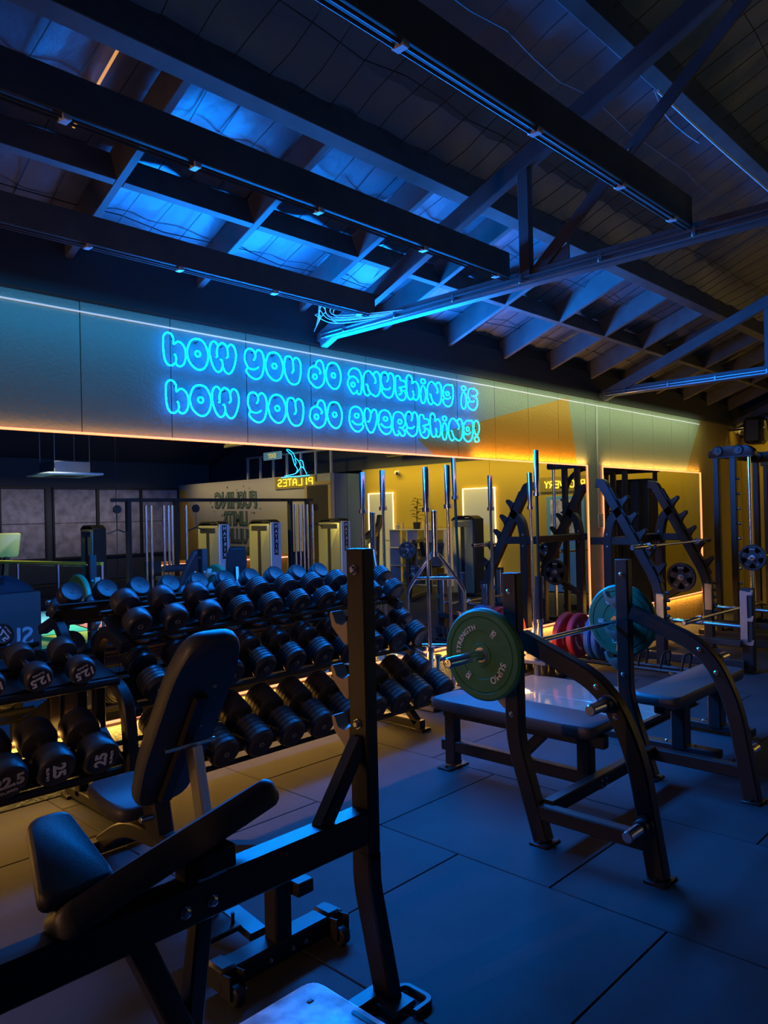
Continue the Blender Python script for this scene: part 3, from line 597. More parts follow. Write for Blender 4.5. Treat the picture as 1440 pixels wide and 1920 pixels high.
for nm, y, z, tl, half, R, L, items in LOWR:
    a = math.radians(tl); n = Vector((0, -math.sin(a), math.cos(a))); A = Vector((0, math.cos(a), math.sin(a))); c = Vector((0, y, z)) - n * (R + .018)
    m = MB(); m.bar([c + Vector((.60, 0, 0)), c + Vector((1.90, 0, 0))], n, .022, 2 * half * .95, .004); tr = part(lr, 'tray', m, M_FRAME)
    for s in (-1, 1):
        m = MB(); e = c + A * s * (half + L * .32) + n * .0; m.bar([e + Vector((.60, 0, 0)), e + Vector((1.90, 0, 0))], n, .04 if s < 0 else .03, .04, .012); part(tr, 'rail', m, M_FRAME)

# ================================================================== BENCHES, RACKS, BARS
def bolt(parent, p, axis, r=.011):
    m = MB(); p = Vector(p); A = Vector(axis); m.lathe([(r * 1.35, 0), (r * 1.35, .003), (r, .003), (r, .010), (r * .6, .013), (0, .013)], p, A, 6); return part(parent, 'bolt', m, M_BOLT, smooth=False)
def foot_plate(parent, x, y, dx=.13, dy=.10):
    m = MB(); m.box((x, y, .006), (dx, dy, .012), .004)
    for s in (-1, 1): m.lathe([(.009, 0), (.009, .01), (0, .012)], (x + s * dx * .36, y, .012), (0, 0, 1), 6)
    return part(parent, 'foot_plate', m, M_FRAME)
def horn(parent, p, d, L=.17, r=.0245):
    p = Vector(p); d = Vector(d).normalized(); m = MB(); m.lathe([(.042, 0), (.042, .012), (.034, .014), (.034, .05), (.03, .054)], p, d, 16); h = part(parent, 'plate_horn', m, M_RUBBER)
    m = MB(); m.lathe([(r, .05), (r, L - .004), (r - .004, L), (0, L)], p, d, 16); part(h, 'sleeve', m, M_CHROME)
def catch(parent, X_, y, z, s=1):
    """bar catch on the bench upright, opening upward"""
    m = MB(); m.prism(rpoly([(0, -.06), (.015, -.06), (.075, -.005), (.088, .04), (.074, .045), (.056, .008), (.022, .002), (0, .02)], .006, 2), (X_, y, z), (0, s, 0), (0, 0, 1), .05, bev=.004); return part(parent, 'bar_catch', m, mat('tan_catch', (.34, .27, .2), .45) if 'tan_catch' not in bpy.data.materials else bpy.data.materials['tan_catch'])

# --- flat Olympic bench press
bp = thing('bench_press', 'black flat bench press with loaded barbell in the middle of the floor', 'bench', (3.73, 2.3, 0))
for X_, s in ((3.145, -1), (4.325, 1)):
    m = MB(); m.bar(fillet([(X_, 2.15, 1.288), (X_, 2.15, .47), (X_, 2.005, .012)], .10), (1, 0, 0), .066, .085, .008); u = part(bp, 'upright', m, M_FRAME)
    m = MB(); m.box((X_, 2.15, 1.290), (.062, .08, .006), .002); part(u, 'end_cap', m, M_PLUG)
    for z in (1.205, .60): bolt(u, (X_ - .034, 2.15, z), (-1, 0, 0))
    for z in (1.05, .85, .68): catch(u, X_, 2.19, z)
    m = MB(); m.bar(fillet([(X_, 2.10, .975), (X_, 1.66, .80), (X_, 1.52, .53), (X_, 1.435, .012)], [.16, .2]), (1, 0, 0), .066, .085, .008); sd = part(bp, 'rear_leg', m, M_FRAME)
    for y, z in ((1.69, .80), (1.60, .68)): bolt(sd, (X_ - .034, y, z), (-1, 0, 0))
    m = MB(); m.bar([(X_, 2.03, .15), (X_, 1.49, .15)], (1, 0, 0), .06, .07); part(bp, 'side_rail', m, M_FRAME)
    foot_plate(bp, X_, 2.0); foot_plate(bp, X_, 1.43)
    horn(bp, (X_ + s * .034, 1.63, .735), (s, 0, 0)); horn(bp, (X_ + s * .034, 1.475, .235), (s, 0, 0))
m = MB(); m.bar([(3.17, 1.99, .165), (4.30, 1.99, .165)], (0, 1, 0), .06, .07); cb = part(bp, 'cross_beam', m, M_FRAME)
for dx in (-.1, -.05):
    for dz in (-.015, .015): bolt(cb, (3.735 + dx, 1.96, .165 + dz), (0, -1, 0), .006)
m = MB(); m.bar([(3.735, 2.0, .135), (3.735, 3.10, .135)], (1, 0, 0), .06, .07); part(bp, 'spine', m, M_FRAME)
m = MB(); m.bar([(3.735, 1.98, .35), (3.735, 3.08, .35)], (1, 0, 0), .06, .07); part(bp, 'pad_rail', m, M_FRAME)
m = MB(); m.bar([(3.735, 3.03, .02), (3.735, 3.03, .36)], (1, 0, 0), .07, .08); part(bp, 'leg', m, M_FRAME)
m = MB(); m.bar([(3.735, 2.10, .16), (3.735, 2.10, .34)], (1, 0, 0), .07, .08); part(bp, 'leg', m, M_FRAME)
m = MB(); m.bar([(3.735, 2.55, .14), (3.735, 2.35, .34)], (1, 0, 0), .05, .06); part(bp, 'brace', m, M_FRAME)
m = MB(); m.box((3.735, 2.90, .006), (.10, .02, .012)); foot_plate(bp, 3.735, 3.03, .20, .10)
m = MB(); m.prism(rpoly([(-.14, -.56), (.14, -.56), (.165, -.42), (.165, .42), (.14, .57), (-.14, .57), (-.165, .42), (-.165, -.42)], .05), (3.755, 2.55, .415), (1, 0, 0), (0, 1, 0), .065, bev=.02); part(bp, 'pad', m, M_PAD)

# --- bumper plates and barbells
def bumper(label, group, c, ax, R, T, m_col, rot=0, txt=True, name='bumper_plate', word2='STRENGTH', num='10'):
    c = Vector(c); A = Vector(ax).normalized(); t = thing(name, label, 'weight plate', c, group)
    h = T / 2; m = MB()
    m.lathe([(.026, -h), (.055, -h), (.058, -h + .004), (R * .52, -h + .004), (R * .53, -h + .001), (R * .80, -h + .001), (R * .82, -h + .005), (R * .84, -h), (R - .012, -h), (R, -h + .012), (R, h - .012), (R - .012, h), (R * .84, h), (R * .82, h - .005), (R * .80, h - .001), (R * .53, h - .001), (R * .52, h - .004), (.058, h - .004), (.055, h), (.026, h)], c, A, 48); part(t, 'disc', m, m_col)
    m = MB(); m.lathe([(.0255, -h - .001), (.036, -h - .001), (.036, h + .001), (.0255, h + .001)], c, A, 20); part(t, 'hub', m, M_BRUSH)
    if txt:
        for s in (-1, 1):
            V = Vector((0, 0, 1)); U = V.cross(A * s); f = c + A * s * (h + .0006)
            for w_, sz, rr, an, gp in (('SUMO', .20, .60, rot, .12), (word2, .155, .605, rot + 180, .12), (num, .17, .61, rot + 92, .02), (num, .17, .61, rot - 88, .02)):
                m = MB(); m.arc_text(w_, R * sz, f, U, V, R * rr, an, .0016, gap=gp)
                if w_ == num: m.arc_text('KG', R * .07, f, U, V, R * .52, an, .0016)
                part(t, 'lettering', m, M_TEXT, smooth=False)
    return t
bumper('green 10 kg bumper plate on the near end of the bench press barbell', None, (2.99, 2.22, .905), (1, 0, 0), .2245, .05, M_GREEN, -38)
bumper('green 10 kg bumper plate on the far end of the bench press barbell', None, (4.435, 2.22, .905), (1, 0, 0), .2245, .05, M_GREEN, -88)
def barbell(label, c, ax, L=2.2, sleeve=.41, r=.014, R=.025, shaft=M_CHROME, slv=M_CHROME, group=None):
    c = Vector(c); A = Vector(ax).normalized(); t = thing('barbell', label, 'barbell', c, group); h = L / 2
    m = MB(); m.lathe([(r, -h + sleeve), (r, h - sleeve)], c, A, 14); part(t, 'shaft', m, shaft)
    for s in (-1, 1):
        m = MB(); m.lathe([(R * .5, h - .004), (R * .8, h - .004), (R * .85, h), (R, h - .006), (R, h - sleeve), (r, h - sleeve)], c, A * s, 20); sl = part(t, 'sleeve', m, slv)
        m = MB(); m.lathe([(r, h - sleeve - .03), (R + .012, h - sleeve - .03), (R + .012, h - sleeve + .005), (R, h - sleeve + .005)], c, A * s, 20); part(sl, 'collar', m, slv)
    return t
barbell('chrome barbell with green plates lying on the bench press catches', (3.735, 2.22, .905), (1, 0, 0), 2.06, .38)

# --- second flat bench next to it
fb = thing('flat_bench', 'plain flat bench beyond the bench press, no plates', 'bench', (5.1, 2.05, 0))
m = MB(); m.prism(rpoly([(-.55, -.15), (.62, -.15), (.62, .15), (-.55, .15)], .06), (5.02, 2.045, .42), (1, 0, 0), (0, 1, 0), .07, bev=.02); part(fb, 'pad', m, M_PAD)
m = MB(); m.bar([(4.55, 2.045, .355), (5.55, 2.045, .355)], (0, 1, 0), .07, .06); part(fb, 'pad_rail', m, M_FRAME)
for X_ in (4.86, 5.48):
    m = MB(); m.bar([(X_, 2.045, .34), (X_, 2.045, .05)], (1, 0, 0), .11, .09, .008); part(fb, 'leg', m, M_FRAME)
    m = MB(); m.bar([(X_, 2.28, .045), (X_, 1.80, .045)], (1, 0, 0), .09, .05); part(fb, 'cross_foot', m, M_FRAME)
    for y in (2.14, 1.95): bolt(fb, (X_, y, .07), (0, 0, 1))

# --- incline bench with the tall post, nearest to the viewer
ib = thing('incline_bench', 'black incline bench with a tall post and square frame beam, nearest of all', 'bench', (1.1, 1.74, 0))
PX, PY = 1.70, 1.745
m = MB(); m.bar(fillet([(PX, PY, 1.482), (PX, PY, .46), (PX + .10, PY - .012, .012)], .10), (1, 0, 0), .05, .08, .006); 
m = MB(); m.bar([(PX + .0, PY, 1.482), (PX, PY, .50)], (1, 0, 0), .052, .082, .006); m2 = fillet([(PX, PY, .52), (PX, PY, .42), (PX + .085, PY, .012)], .08); m.bar(m2, (0, 1, 0), .082, .056, .006); post = part(ib, 'post', m, M_FRAME)
m = MB(); m.box((PX, PY, 1.484), (.048, .078, .006), .002); part(post, 'end_cap', m, M_PLUG)
for z in (1.42, .93): bolt(post, (PX - .027, PY, z), (-1, 0, 0), .013)
for z in (1.235, 1.06, .895): catch(post, PX, PY + .04, z)
m = MB(); m.bar([(-.15, PY, .607), (PX - .02, PY, .607)], (0, 1, 0), .075, .105, .006); beam = part(ib, 'frame_beam', m, M_FRAME)
m = MB(); m.bar([(PX - .02, PY, .88), (PX - .19, PY, .65)], (0, 1, 0), .05, .05); part(ib, 'brace', m, M_FRAME)
for X_ in (1.02, 1.10): bolt(beam, (X_, PY - .038, .60), (0, -1, 0), .013)
m = MB(); m.bar([(.90, PY, .57), (1.12, PY, .05)], (0, 1, 0), .07, .06); part(ib, 'leg', m, M_FRAME)
m = MB(); m.bar([(1.09, PY, .57), (1.045, PY, .24)], (0, 1, 0), .05, .05); part(ib, 'brace', m, M_FRAME)
m = MB(); m.bar([(1.12, PY - .3, .035), (1.12, PY + .3, .035)], (1, 0, 0), .07, .06); part(ib, 'cross_foot', m, M_FRAME)
m = MB(); m.bar([(.52, PY + .02, .66), (.30, PY + .12, .86), (.16, PY + .16, .90)], (0, 1, 0), .06, .06); part(ib, 'seat_support', m, M_FRAME)
m = MB(); m.bar(fillet([(PX + .08, PY - .12, .014), (PX + .165, PY - .12, .014), (PX + .165, PY + .0, .014), (PX + .08, PY + .0, .014)], .03), (0, 0, 1), .018, .02, .003); m.bar([(PX + .02, PY - .04, .012), (PX + .12, PY - .04, .012)], (0, 0, 1), .02, .1); part(ib, 'foot_bracket', m, M_STEEL)
m = MB(); m.bar([(PX - .28, PY + .03, .02), (PX + .1, PY + .03, .02)], (0, 1, 0), .06, .035); part(ib, 'base_rail', m, M_FRAME)
# back pad, rising toward the post
a = math.radians(13.5); U = Vector((math.cos(a), 0, math.sin(a))); V = Vector((math.sin(math.radians(29)) * math.sin(a), math.cos(math.radians(29)), -math.sin(math.radians(29)) * math.cos(a)))
m = MB(); m.prism(rpoly([(-.30, -.07), (.02, -.08), (.10, -.12), (.31, -.12), (.31, .12), (.10, .12), (.02, .08), (-.30, .07)], .04), (.99, 1.745, .738), U, V, .075, bev=.022); part(ib, 'back_pad', m, M_PAD)
m = MB(); m.box((1.10, 1.70, .715), (.10, .07, .06), .005); part(ib, 'pad_bracket', m, M_FRAME)
for x_, z_ in ((1.06, .74), (.80, .70)): m = MB(); m.bar([(x_, PY, .65), (x_, PY, z_)], (1, 0, 0), .06, .06); part(ib, 'pad_post', m, M_FRAME)
m = MB(); m.box((1.10, PY - .03, .667), (.09, .03, .012), .003); part(ib, 'adjuster_pin', m, M_BRUSH)
V = Vector((0, .21, .106)).normalized()
m = MB(); m.prism(rpoly([(-.10, -.13), (.085, -.13), (.06, .125), (-.04, .125)], .035), Vector((.765, 1.825, .813)) - Vector((1, 0, 0)).cross(V) * .024, (1, 0, 0), V, .05, bev=.016); part(ib, 'seat_pad', m, M_PAD)
m = MB(); m.bar([(.76, 1.82, .755), (.74, PY, .65)], (1, 0, 0), .05, .05); part(ib, 'seat_post', m, M_FRAME)
# --- adjustable bench
ab = thing('adjustable_bench', 'black adjustable bench with raised backrest facing the dumbbells', 'bench', (1.68, 2.8, 0))
XC = 1.675
m = MB(); m.bar([(1.41, 2.18, .062), (1.945, 2.18, .062)], (0, 1, 0), .085, .075); cf = part(ab, 'cross_foot', m, M_FRAME)
for X_ in (1.435, 1.905):
    m = MB(); m.box((X_, 2.18, .066), (.065, .095, .088), .01); m.cyl((X_ - .02, 2.10, .033), (X_ + .02, 2.10, .033), .033, 16, .006); m.prism([(-.03, -.03), (.03, -.03), (.03, .04), (-.03, .05)], (X_ + .028, 2.12, .055), (0, 1, 0), (0, 0, 1), .006); m.prism([(-.03, -.03), (.03, -.03), (.03, .04), (-.03, .05)], (X_ - .028, 2.12, .055), (0, 1, 0), (0, 0, 1), .006); w = part(cf, 'transport_wheel', m, M_PLUG)
    bolt(w, (X_ + .031, 2.10, .035), (1, 0, 0), .008)
for X_ in (1.60, 1.70, 1.76): bolt(cf, (X_, 2.135, .06), (0, -1, 0), .007)
m = MB(); m.bar([(XC, 2.18, .09), (XC, 2.18, .42)], (1, 0, 0), .075, .07); part(ab, 'leg', m, M_FRAME)
m = MB(); m.box((XC + .075, 2.14, .262), (.075, .06, .05), .005); part(ab, 'rest_block', m, M_FRAME)
m = MB(); m.bar(fillet([(XC, 2.16, .40), (XC, 2.75, .235), (XC, 3.28, .20), (XC, 3.52, .06)], .12), (1, 0, 0), .07, .07); part(ab, 'spine', m, M_FRAME)
m = MB(); m.bar([(XC - .20, 3.53, .045), (XC + .20, 3.53, .045)], (0, 1, 0), .07, .06); part(ab, 'cross_foot', m, M_FRAME)
m = MB(); m.bar([(XC, 2.62, .10), (XC, 2.30, .06)], (1, 0, 0), .08, .03); 
for y in (2.36, 2.46):
    for dx in (-.05, .05): m.cyl((XC - .12 + dx, y, .10), (XC - .12 + dx, y, .145), .007, 8)
m.box((XC - .12, 2.41, .095), (.14, .16, .02), .004); part(ab, 'adjuster_ladder', m, M_FRAME)
m = MB(); m.bar([(XC, 2.99, .24), (XC, 3.05, .47)], (1, 0, 0), .09, .10, .012); part(ab, 'hinge_post', m, M_FRAME)
bd = Vector((0, 2.56 - 3.02, 1.13 - .40)).normalized(); bn = Vector((1, 0, 0)).cross(bd)
m = MB(); m.prism(rpoly([(-.115, 0), (.115, 0), (.15, .25), (.15, .74), (.11, .90), (-.11, .90), (-.15, .74), (-.15, .25)], .07), (XC, 3.02, .385), (1, 0, 0), bd, .075, bev=.022); bk = part(ab, 'backrest', m, M_PAD)
m = MB(); q = Vector((XC, 3.02, .385)) - bn * .055; 
sgn = -1 if bn.y > 0 else 1
q = Vector((XC, 3.02, .385)) + bn * sgn * .052
m.bar([q + bd * .05, q + bd * .62], (1, 0, 0), .06, .03); part(bk, 'back_rail', m, M_FRAME)
for h in (.45, .66): bolt(bk, q + bd * h - bn * sgn * .012 + Vector((.05, 0, 0)), bn * sgn, .007)
m = MB(); m.prism(rpoly([(-.12, -.17), (.12, -.17), (.145, .0), (.13, .17), (-.13, .17), (-.145, 0)], .05), (XC, 3.27, .335), (1, 0, 0), (0, .985, .17), .07, bev=.022); part(ab, 'seat', m, M_PAD)
m = MB(); m.bar([(XC, 3.05, .27), (XC, 3.38, .29)], (1, 0, 0), .06, .03); part(ab, 'seat_rail', m, M_FRAME)
m = MB(); m.bar([(XC + .02, 2.745, .66), (XC + .03, 2.66, .24)], (1, 0, 0), .045, .07); arm = part(ab, 'support_arm', m, M_BRUSH)
m = MB(); m.cyl((XC - .10, 2.76, .665), (XC + .13, 2.76, .665), .010, 10); part(arm, 'pivot_rod', m, M_CHROME)
m = MB(); m.cyl((XC - .15, 2.60, .345), (XC + .17, 2.60, .345), .016, 12, .005); part(arm, 'grip_bar', m, M_RUBBER)
m = MB(); m.cyl((XC - .10, 2.98, .33), (XC - .04, 2.98, .33), .014, 10, .003); part(ab, 'pull_pin', m, M_BRUSH)

# --- pale metal step plate at the bottom edge
t = thing('foot_platform', 'pale slotted metal step plate on the floor nearest to the viewer', 'platform', (1.45, 1.62, 0))
m = MB(); m.prism(rpoly([(1.20, 1.30), (1.575, 1.30), (1.575, 1.875), (1.20, 1.875)], .05), (0, 0, .10), (1, 0, 0), (0, 1, 0), .035, bev=.010); pl = part(t, 'plate', m, mat('pale_scuffed_steel', (.75, .78, .80), .36, .2, var=.45, vscale=16))
for k in range(4):
    m = MB(); X_ = 1.535 - .10 * k; m.prism(rpoly([(X_, 1.42), (X_ + .016, 1.42), (X_ + .016, 1.66), (X_, 1.66)], .007, 2), (0, 0, .118), (1, 0, 0), (0, 1, 0), .003); part(pl, 'grip_slot', m, M_PLUG)
m = MB(); m.box((1.49, 1.79, .119), (.02, .014, .004), .002); part(pl, 'label', m, M_PLUG)
for X_ in (1.27, 1.50):
    for y in (1.37, 1.64): m = MB(); m.box((X_, y, .043), (.06, .06, .085), .005); part(t, 'leg', m, M_FRAME)

# ================================================================== FAR HALF OF THE FLOOR
# --- bars standing upright in their stands
def stand_bar(label, base, top, sleeve=.34, r=.014, R=.025, shaft=M_CHROME):
    b, tp = Vector(base), Vector(top); c = (b + tp) / 2
    return barbell(label, c, tp - b, (tp - b).length, sleeve, r, R, shaft)
stand_bar('upright chrome bar in the stand, first behind the long rack', (4.76, 4.08, .13), (4.75, 4.08, 1.985))
stand_bar('upright chrome bar just beyond the frame of the trap bar', (5.03, 4.07, .13), (5.02, 4.07, 2.01))
stand_bar('tallest upright bar, black shaft with chrome ends, by the leaning rack', (6.26, 3.98, .13), (6.22, 3.95, 2.185), .41, shaft=M_FRAME)
stand_bar('thin upright chrome bar behind the tallest bar', (6.52, 4.20, .13), (6.50, 4.21, 1.99))
m = MB(); m.cyl((6.285, 4.0, .3), (6.275, 3.99, .98), .034, 14, .006); solo('bar_sleeve_pad', 'black foam pad slid over the lower shaft of the tallest upright bar', 'pad', m, M_RUBBER)
tb = thing('trap_bar', 'chrome trap bar standing on end between the upright bars', 'barbell', (4.86, 4.09, .13))
TX, TY = 4.86, 4.09
def TP(w, z): return (TX + w * .55, TY - w * .83, z)
m = MB(); m.tube(fillet([TP(0, 1.30), TP(-.20, 1.02), TP(-.24, .95), TP(-.24, .55), TP(-.20, .47), TP(0, .36), TP(.20, .47), TP(.24, .55), TP(.24, .95), TP(.20, 1.02), TP(0, 1.30)], .05), .015, 10); part(tb, 'frame', m, M_CHROME)
m = MB(); m.tube([TP(-.17, 1.06), TP(.17, 1.06)], .014, 10); part(tb, 'cross_bar', m, M_CHROME)
m = MB(); m.tube([TP(-.235, .50), TP(.235, .50)], .014, 10); part(tb, 'cross_bar', m, M_CHROME)
for z0, z1 in ((1.24, 1.625), (.13, .42)):
    m = MB(); m.cyl(TP(0, z0), TP(0, z1), .025, 16, .004); m.lathe([(.025, 0), (.037, 0), (.037, .03), (.025, .03)], TP(0, z0 if z0 > 1 else z1 - .03), (0, 0, 1), 16); part(tb, 'sleeve', m, M_CHROME)
def bar_stand(label, x0, x1, y0, y1, h, n):
    t = thing('bar_stand', label, 'stand', ((x0 + x1) / 2, (y0 + y1) / 2, 0)); M = mat('stand_paint', (.12, .11, .11), .5) if 'stand_paint' not in bpy.data.materials else bpy.data.materials['stand_paint']
    for z in (.02, h): m = MB(); m.box(((x0 + x1) / 2, (y0 + y1) / 2, z), (x1 - x0, y1 - y0, .03), .004); part(t, 'deck', m, M)
    for i in range(n):
        for j in range(2):
            m = MB(); p = (x0 + (i + .5) * (x1 - x0) / n, y0 + (j + .5) * (y1 - y0) / 2); m.lathe([(.032, .03), (.032, h + .03), (.027, h + .03), (.027, .03)], (*p, 0), (0, 0, 1), 14); part(t, 'tube', m, M)
bar_stand('low black stand with upright tubes holding the tallest bar', 6.12, 6.62, 3.84, 4.34, .17, 4)
bar_stand('low black stand at the wall holding the trap bar and two bars', 4.64, 5.14, 3.96, 4.22, .12, 4)

# --- glossy timber lifting platform
t = thing('lifting_platform', 'glossy pale timber lifting platform behind the bench press', 'platform', (5.4, 3.25, 0)); 
def wood():
    m = mat('lacquered_plywood', (.46, .36, .26), .09, coat=1.0); nt = m.node_tree; b = nt.nodes['Principled BSDF']; tc = nt.nodes.new('ShaderNodeTexCoord'); mp = nt.nodes.new('ShaderNodeMapping'); mp.inputs['Scale'].default_value = (3, 40, 3)
    n = nt.nodes.new('ShaderNodeTexNoise'); n.inputs['Scale'].default_value = 1.5; n.inputs['Detail'].default_value = 6; r = nt.nodes.new('ShaderNodeValToRGB'); r.color_ramp.elements[0].color = (.45, .36, .26, 1); r.color_ramp.elements[1].color = (.70, .58, .44, 1)
    nt.links.new(tc.outputs['Object'], mp.inputs[0]); nt.links.new(mp.outputs[0], n.inputs['Vector']); nt.links.new(n.outputs['Fac'], r.inputs[0]); nt.links.new(r.outputs[0], b.inputs['Base Color']); return m
M_WOOD = wood()
for i in range(2):
    m = MB(); m.box((4.95 + .31 + i * .623, 3.27, .026), (.62, 1.52, .036), .003); part(t, 'board', m, M_WOOD, smooth=False)
m = MB()
for y in (2.495, 4.045): m.box((5.57, y, .022), (1.30, .025, .044), .003)
for x_ in (4.935, 6.205): m.box((x_, 3.27, .022), (.025, 1.575, .044), .003)
part(t, 'edge_frame', m, M_FRAME, smooth=False)

# --- bumper plates standing in a floor rack
pr = thing('plate_rack', 'low tubular floor rack holding the coloured bumper plates', 'rack', (6.95, 3.4, 0))
for x_ in (6.88, 7.06):
    m = MB(); m.tube([(x_, 4.2, .085), (x_, 2.85, .085)], .018, 10); part(pr, 'rail', m, M_FRAME)
for y in (4.22, 3.82, 3.62, 3.30, 3.08, 2.88):
    m = MB(); m.tube(fillet([(6.88, y, .08), (6.88, y - .03, .25), (7.06, y - .03, .25), (7.06, y, .08)], .05), .012, 8); part(pr, 'divider', m, M_FRAME)
for y in (4.1, 2.95): m = MB(); m.box((6.97, y, .035), (.30, .05, .07), .006); part(pr, 'foot', m, M_FRAME)
for k, (y, mm, col, ln) in enumerate(((4.12, M_PINK, 'pinkish red', .075), (3.96, M_PINK, 'pinkish red', .07), (3.77, M_BLUE, 'blue', .065), (3.69, M_BLUE, 'blue', .06))):
    lab = ['pinkish red bumper plate at the wall end of the floor rack', 'pinkish red bumper plate next to the blue ones in the floor rack', 'blue bumper plate beside the pinkish red ones in the floor rack', 'blue bumper plate half hidden behind the green barbell plate'][k]
    bumper(lab, 'coloured plates in the floor rack', (6.97, y, .325), (.0, 1, .0 if k else .16), .2245, ln, mm, 40 * k, num='25' if mm is M_PINK else '20')
# --- heavy dumbbell-like wheel foot of the low bar trolley
t = thing('floor_roller', 'low black roller frame on the floor beyond the flat bench', 'roller', (6.55, 2.62, 0))
m = MB(); m.tube(fillet([(6.8, 2.95, .09), (6.62, 2.80, .09), (6.55, 2.62, .09), (6.62, 2.5, .16), (6.7, 2.46, .2)], .06), .018, 10); part(t, 'frame', m, M_FRAME)
m = MB(); m.cyl((6.42, 2.70, .055), (6.60, 2.52, .055), .055, 18, .012); part(t, 'roller', m, M_RUBBER)

# --- squat rack with leaning toothed uprights
sr = thing('squat_rack', 'black squat rack with two leaning toothed uprights by the square mirror', 'rack', (8.2, 3.4, 0))
SX = (7.57, 8.85)
for X_ in SX:
    top, kn = Vector((X_, 3.975, 1.90)), Vector((X_, 3.37, .80))
    m = MB(); m.bar(fillet([(X_, 4.04, 1.895), (X_, 3.97, 1.885), kn, (X_, 3.355, .012)], [.02, .16]), (1, 0, 0), .085, .10, .008); up = part(sr, 'toothed_upright', m, M_FRAME)
    d = (kn - top).normalized(); nrm = Vector((0, d.z, -d.y)); nrm = nrm if nrm.y < 0 else -nrm
    m = MB(); m.bar([top + d * .10 + nrm * .055, kn - d * .02 + nrm * .055], (1, 0, 0), .06, .02, .003); pl = part(up, 'tooth_strip', m, M_FRAME)
    for k in range(5):
        p = top + d * (.30 + .20 * k); m = MB(); m.prism(rpoly([(-.06, .04), (.075, .04), (.03, .10), (.0, .175), (-.035, .18), (-.03, .10)], .012, 3), p, d, nrm, .06, bev=.004); part(up, 'tooth', m, M_FRAME)
    m = MB(); m.bar(fillet([(X_, 3.92, .012), (X_, 3.92, 1.30), (X_, 3.88, 1.50), (X_, 3.76, 1.60)], .14, 6), (1, 0, 0), .085, .10, .008); rp = part(sr, 'rear_post', m, M_FRAME)
    for z in (1.20, 1.33): bolt(rp, (X_ - .044, 3.92, z), (-1, 0, 0))
    m = MB(); m.bar([(X_, 4.12, 1.265), (X_, 3.62, 1.265)], (1, 0, 0), .07, .085, .006); part(sr, 'tie_beam', m, M_FRAME)
    m = MB(); m.bar([(X_, 3.95, .09), (X_, 2.55, .09)], (1, 0, 0), .07, .08, .006); part(sr, 'base_rail', m, M_FRAME)
    m = MB(); m.bar([(X_, 3.36, .29), (X_, 2.58, .29)], (1, 0, 0), .06, .06, .006); part(sr, 'side_rail', m, M_FRAME)
    m = MB(); m.bar([(X_ + .12, 2.55, .012), (X_ + .12, 2.55, .815)], (1, 0, 0), .085, .11, .008); fp = part(sr, 'front_post', m, M_FRAME)
    m = MB(); m.box((X_ + .07, 2.575, .53), (.012, .07, .52), .003)
    for z in (.78, .53, .30): m.prism(rpoly([(0, -.03), (-.05, -.03), (-.06, .02), (-.045, .025), (-.03, 0), (0, 0)], .006, 2), (X_ + .07, 2.545, z), (0, 1, 0), (0, 0, 1), .014)
    part(fp, 'catch_plate', m, M_BRUSH)
    m = MB(); m.box((X_ - .045, 3.35, .58), (.012, .08, .30), .003); m.box((X_ - .055, 3.33, .70), (.02, .05, .05), .003); part(up, 'catch_plate', m, M_BRUSH)
    for k in range(5): m = MB(); m.lathe([(.018, 0), (.018, .035), (0, .038)], (X_, 3.305, .42 + .08 * k), (0, -1, 0), 10); part(up, 'peg', m, M_RUBBER)
    m = MB(); m.tube([(X_ + .06, 3.33, .46), (X_ + .10, 2.58, .44)], .022, 10); part(sr, 'safety_bar', m, M_CHROME)
    foot_plate(sr, X_, 3.35); foot_plate(sr, X_ + .12, 2.55, .15, .12); foot_plate(sr, X_, 3.93)
for y, z in ((3.93, 1.265), (3.93, .09)):
    m = MB(); m.bar([(SX[0], y, z), (SX[1], y, z)], (0, 1, 0), .06, .08, .006); part(sr, 'cross_beam', m, M_FRAME)
barbell('chrome barbell resting across the teeth of the squat rack', (8.17, 3.46, 1.215), (1, 0, 0), 2.02, .36)
barbell('chrome barbell lying low on the safety bars of the squat rack', (8.30, 2.98, .49), (1, -.03, 0), 2.05, .36)
def slot_plate(label, c, ax, R, group=None):
    c = Vector(c); A = Vector(ax).normalized(); t = thing('weight_plate', label, 'weight plate', c, group)
    m = MB(); m.lathe([(.026, -.02), (.055, -.02), (.056, -.011), (.07, -.010), (.07, .010), (.056, .011), (.055, .02), (.026, .02)], c, A, 24); m.lathe([(R * .80, -.010), (R * .82, -.018), (R - .004, -.018), (R, -.012), (R, .012), (R - .004, .018), (R * .82, .018), (R * .80, .010), (R * .80, -.010)], c, A, 40)
    V = Vector((0, 0, 1)); U = V.cross(A)
    for q in range(5):
        a = 2 * math.pi * q / 5 + .3; poly = [(rr * math.cos(a + da), rr * math.sin(a + da)) for rr, da in ((.066, -.45), (R * .81, -.30), (R * .82, 0), (R * .81, .30), (.066, .45))]
        m.prism(poly, c, U, V, .022)
    part(t, 'disc', m, M_RUBBER)
    m = MB(); m.lathe([(.0255, -.021), (.034, -.021), (.034, .021), (.0255, .021)], c, A, 16); part(t, 'hub', m, M_BRUSH)
    m = MB()
    for q in range(5):
        a = 2 * math.pi * q / 5 + .3; p = c - A * .0115 + (U * math.cos(a) + V * math.sin(a)) * R * .64; u = (V * math.cos(a) - U * math.sin(a)); m.text('SUMO' if q == 1 else '10' if q == 3 else '=', R * .16, p, -u, U * math.cos(a) + V * math.sin(a), .001)
    part(t, 'lettering', m, M_TEXT, smooth=False)
    return t
m = MB(); m.cyl((8.80, 3.62, .80), (8.66, 3.62, .80), .025, 14, .004); part(sr, 'storage_peg', m, M_CHROME)
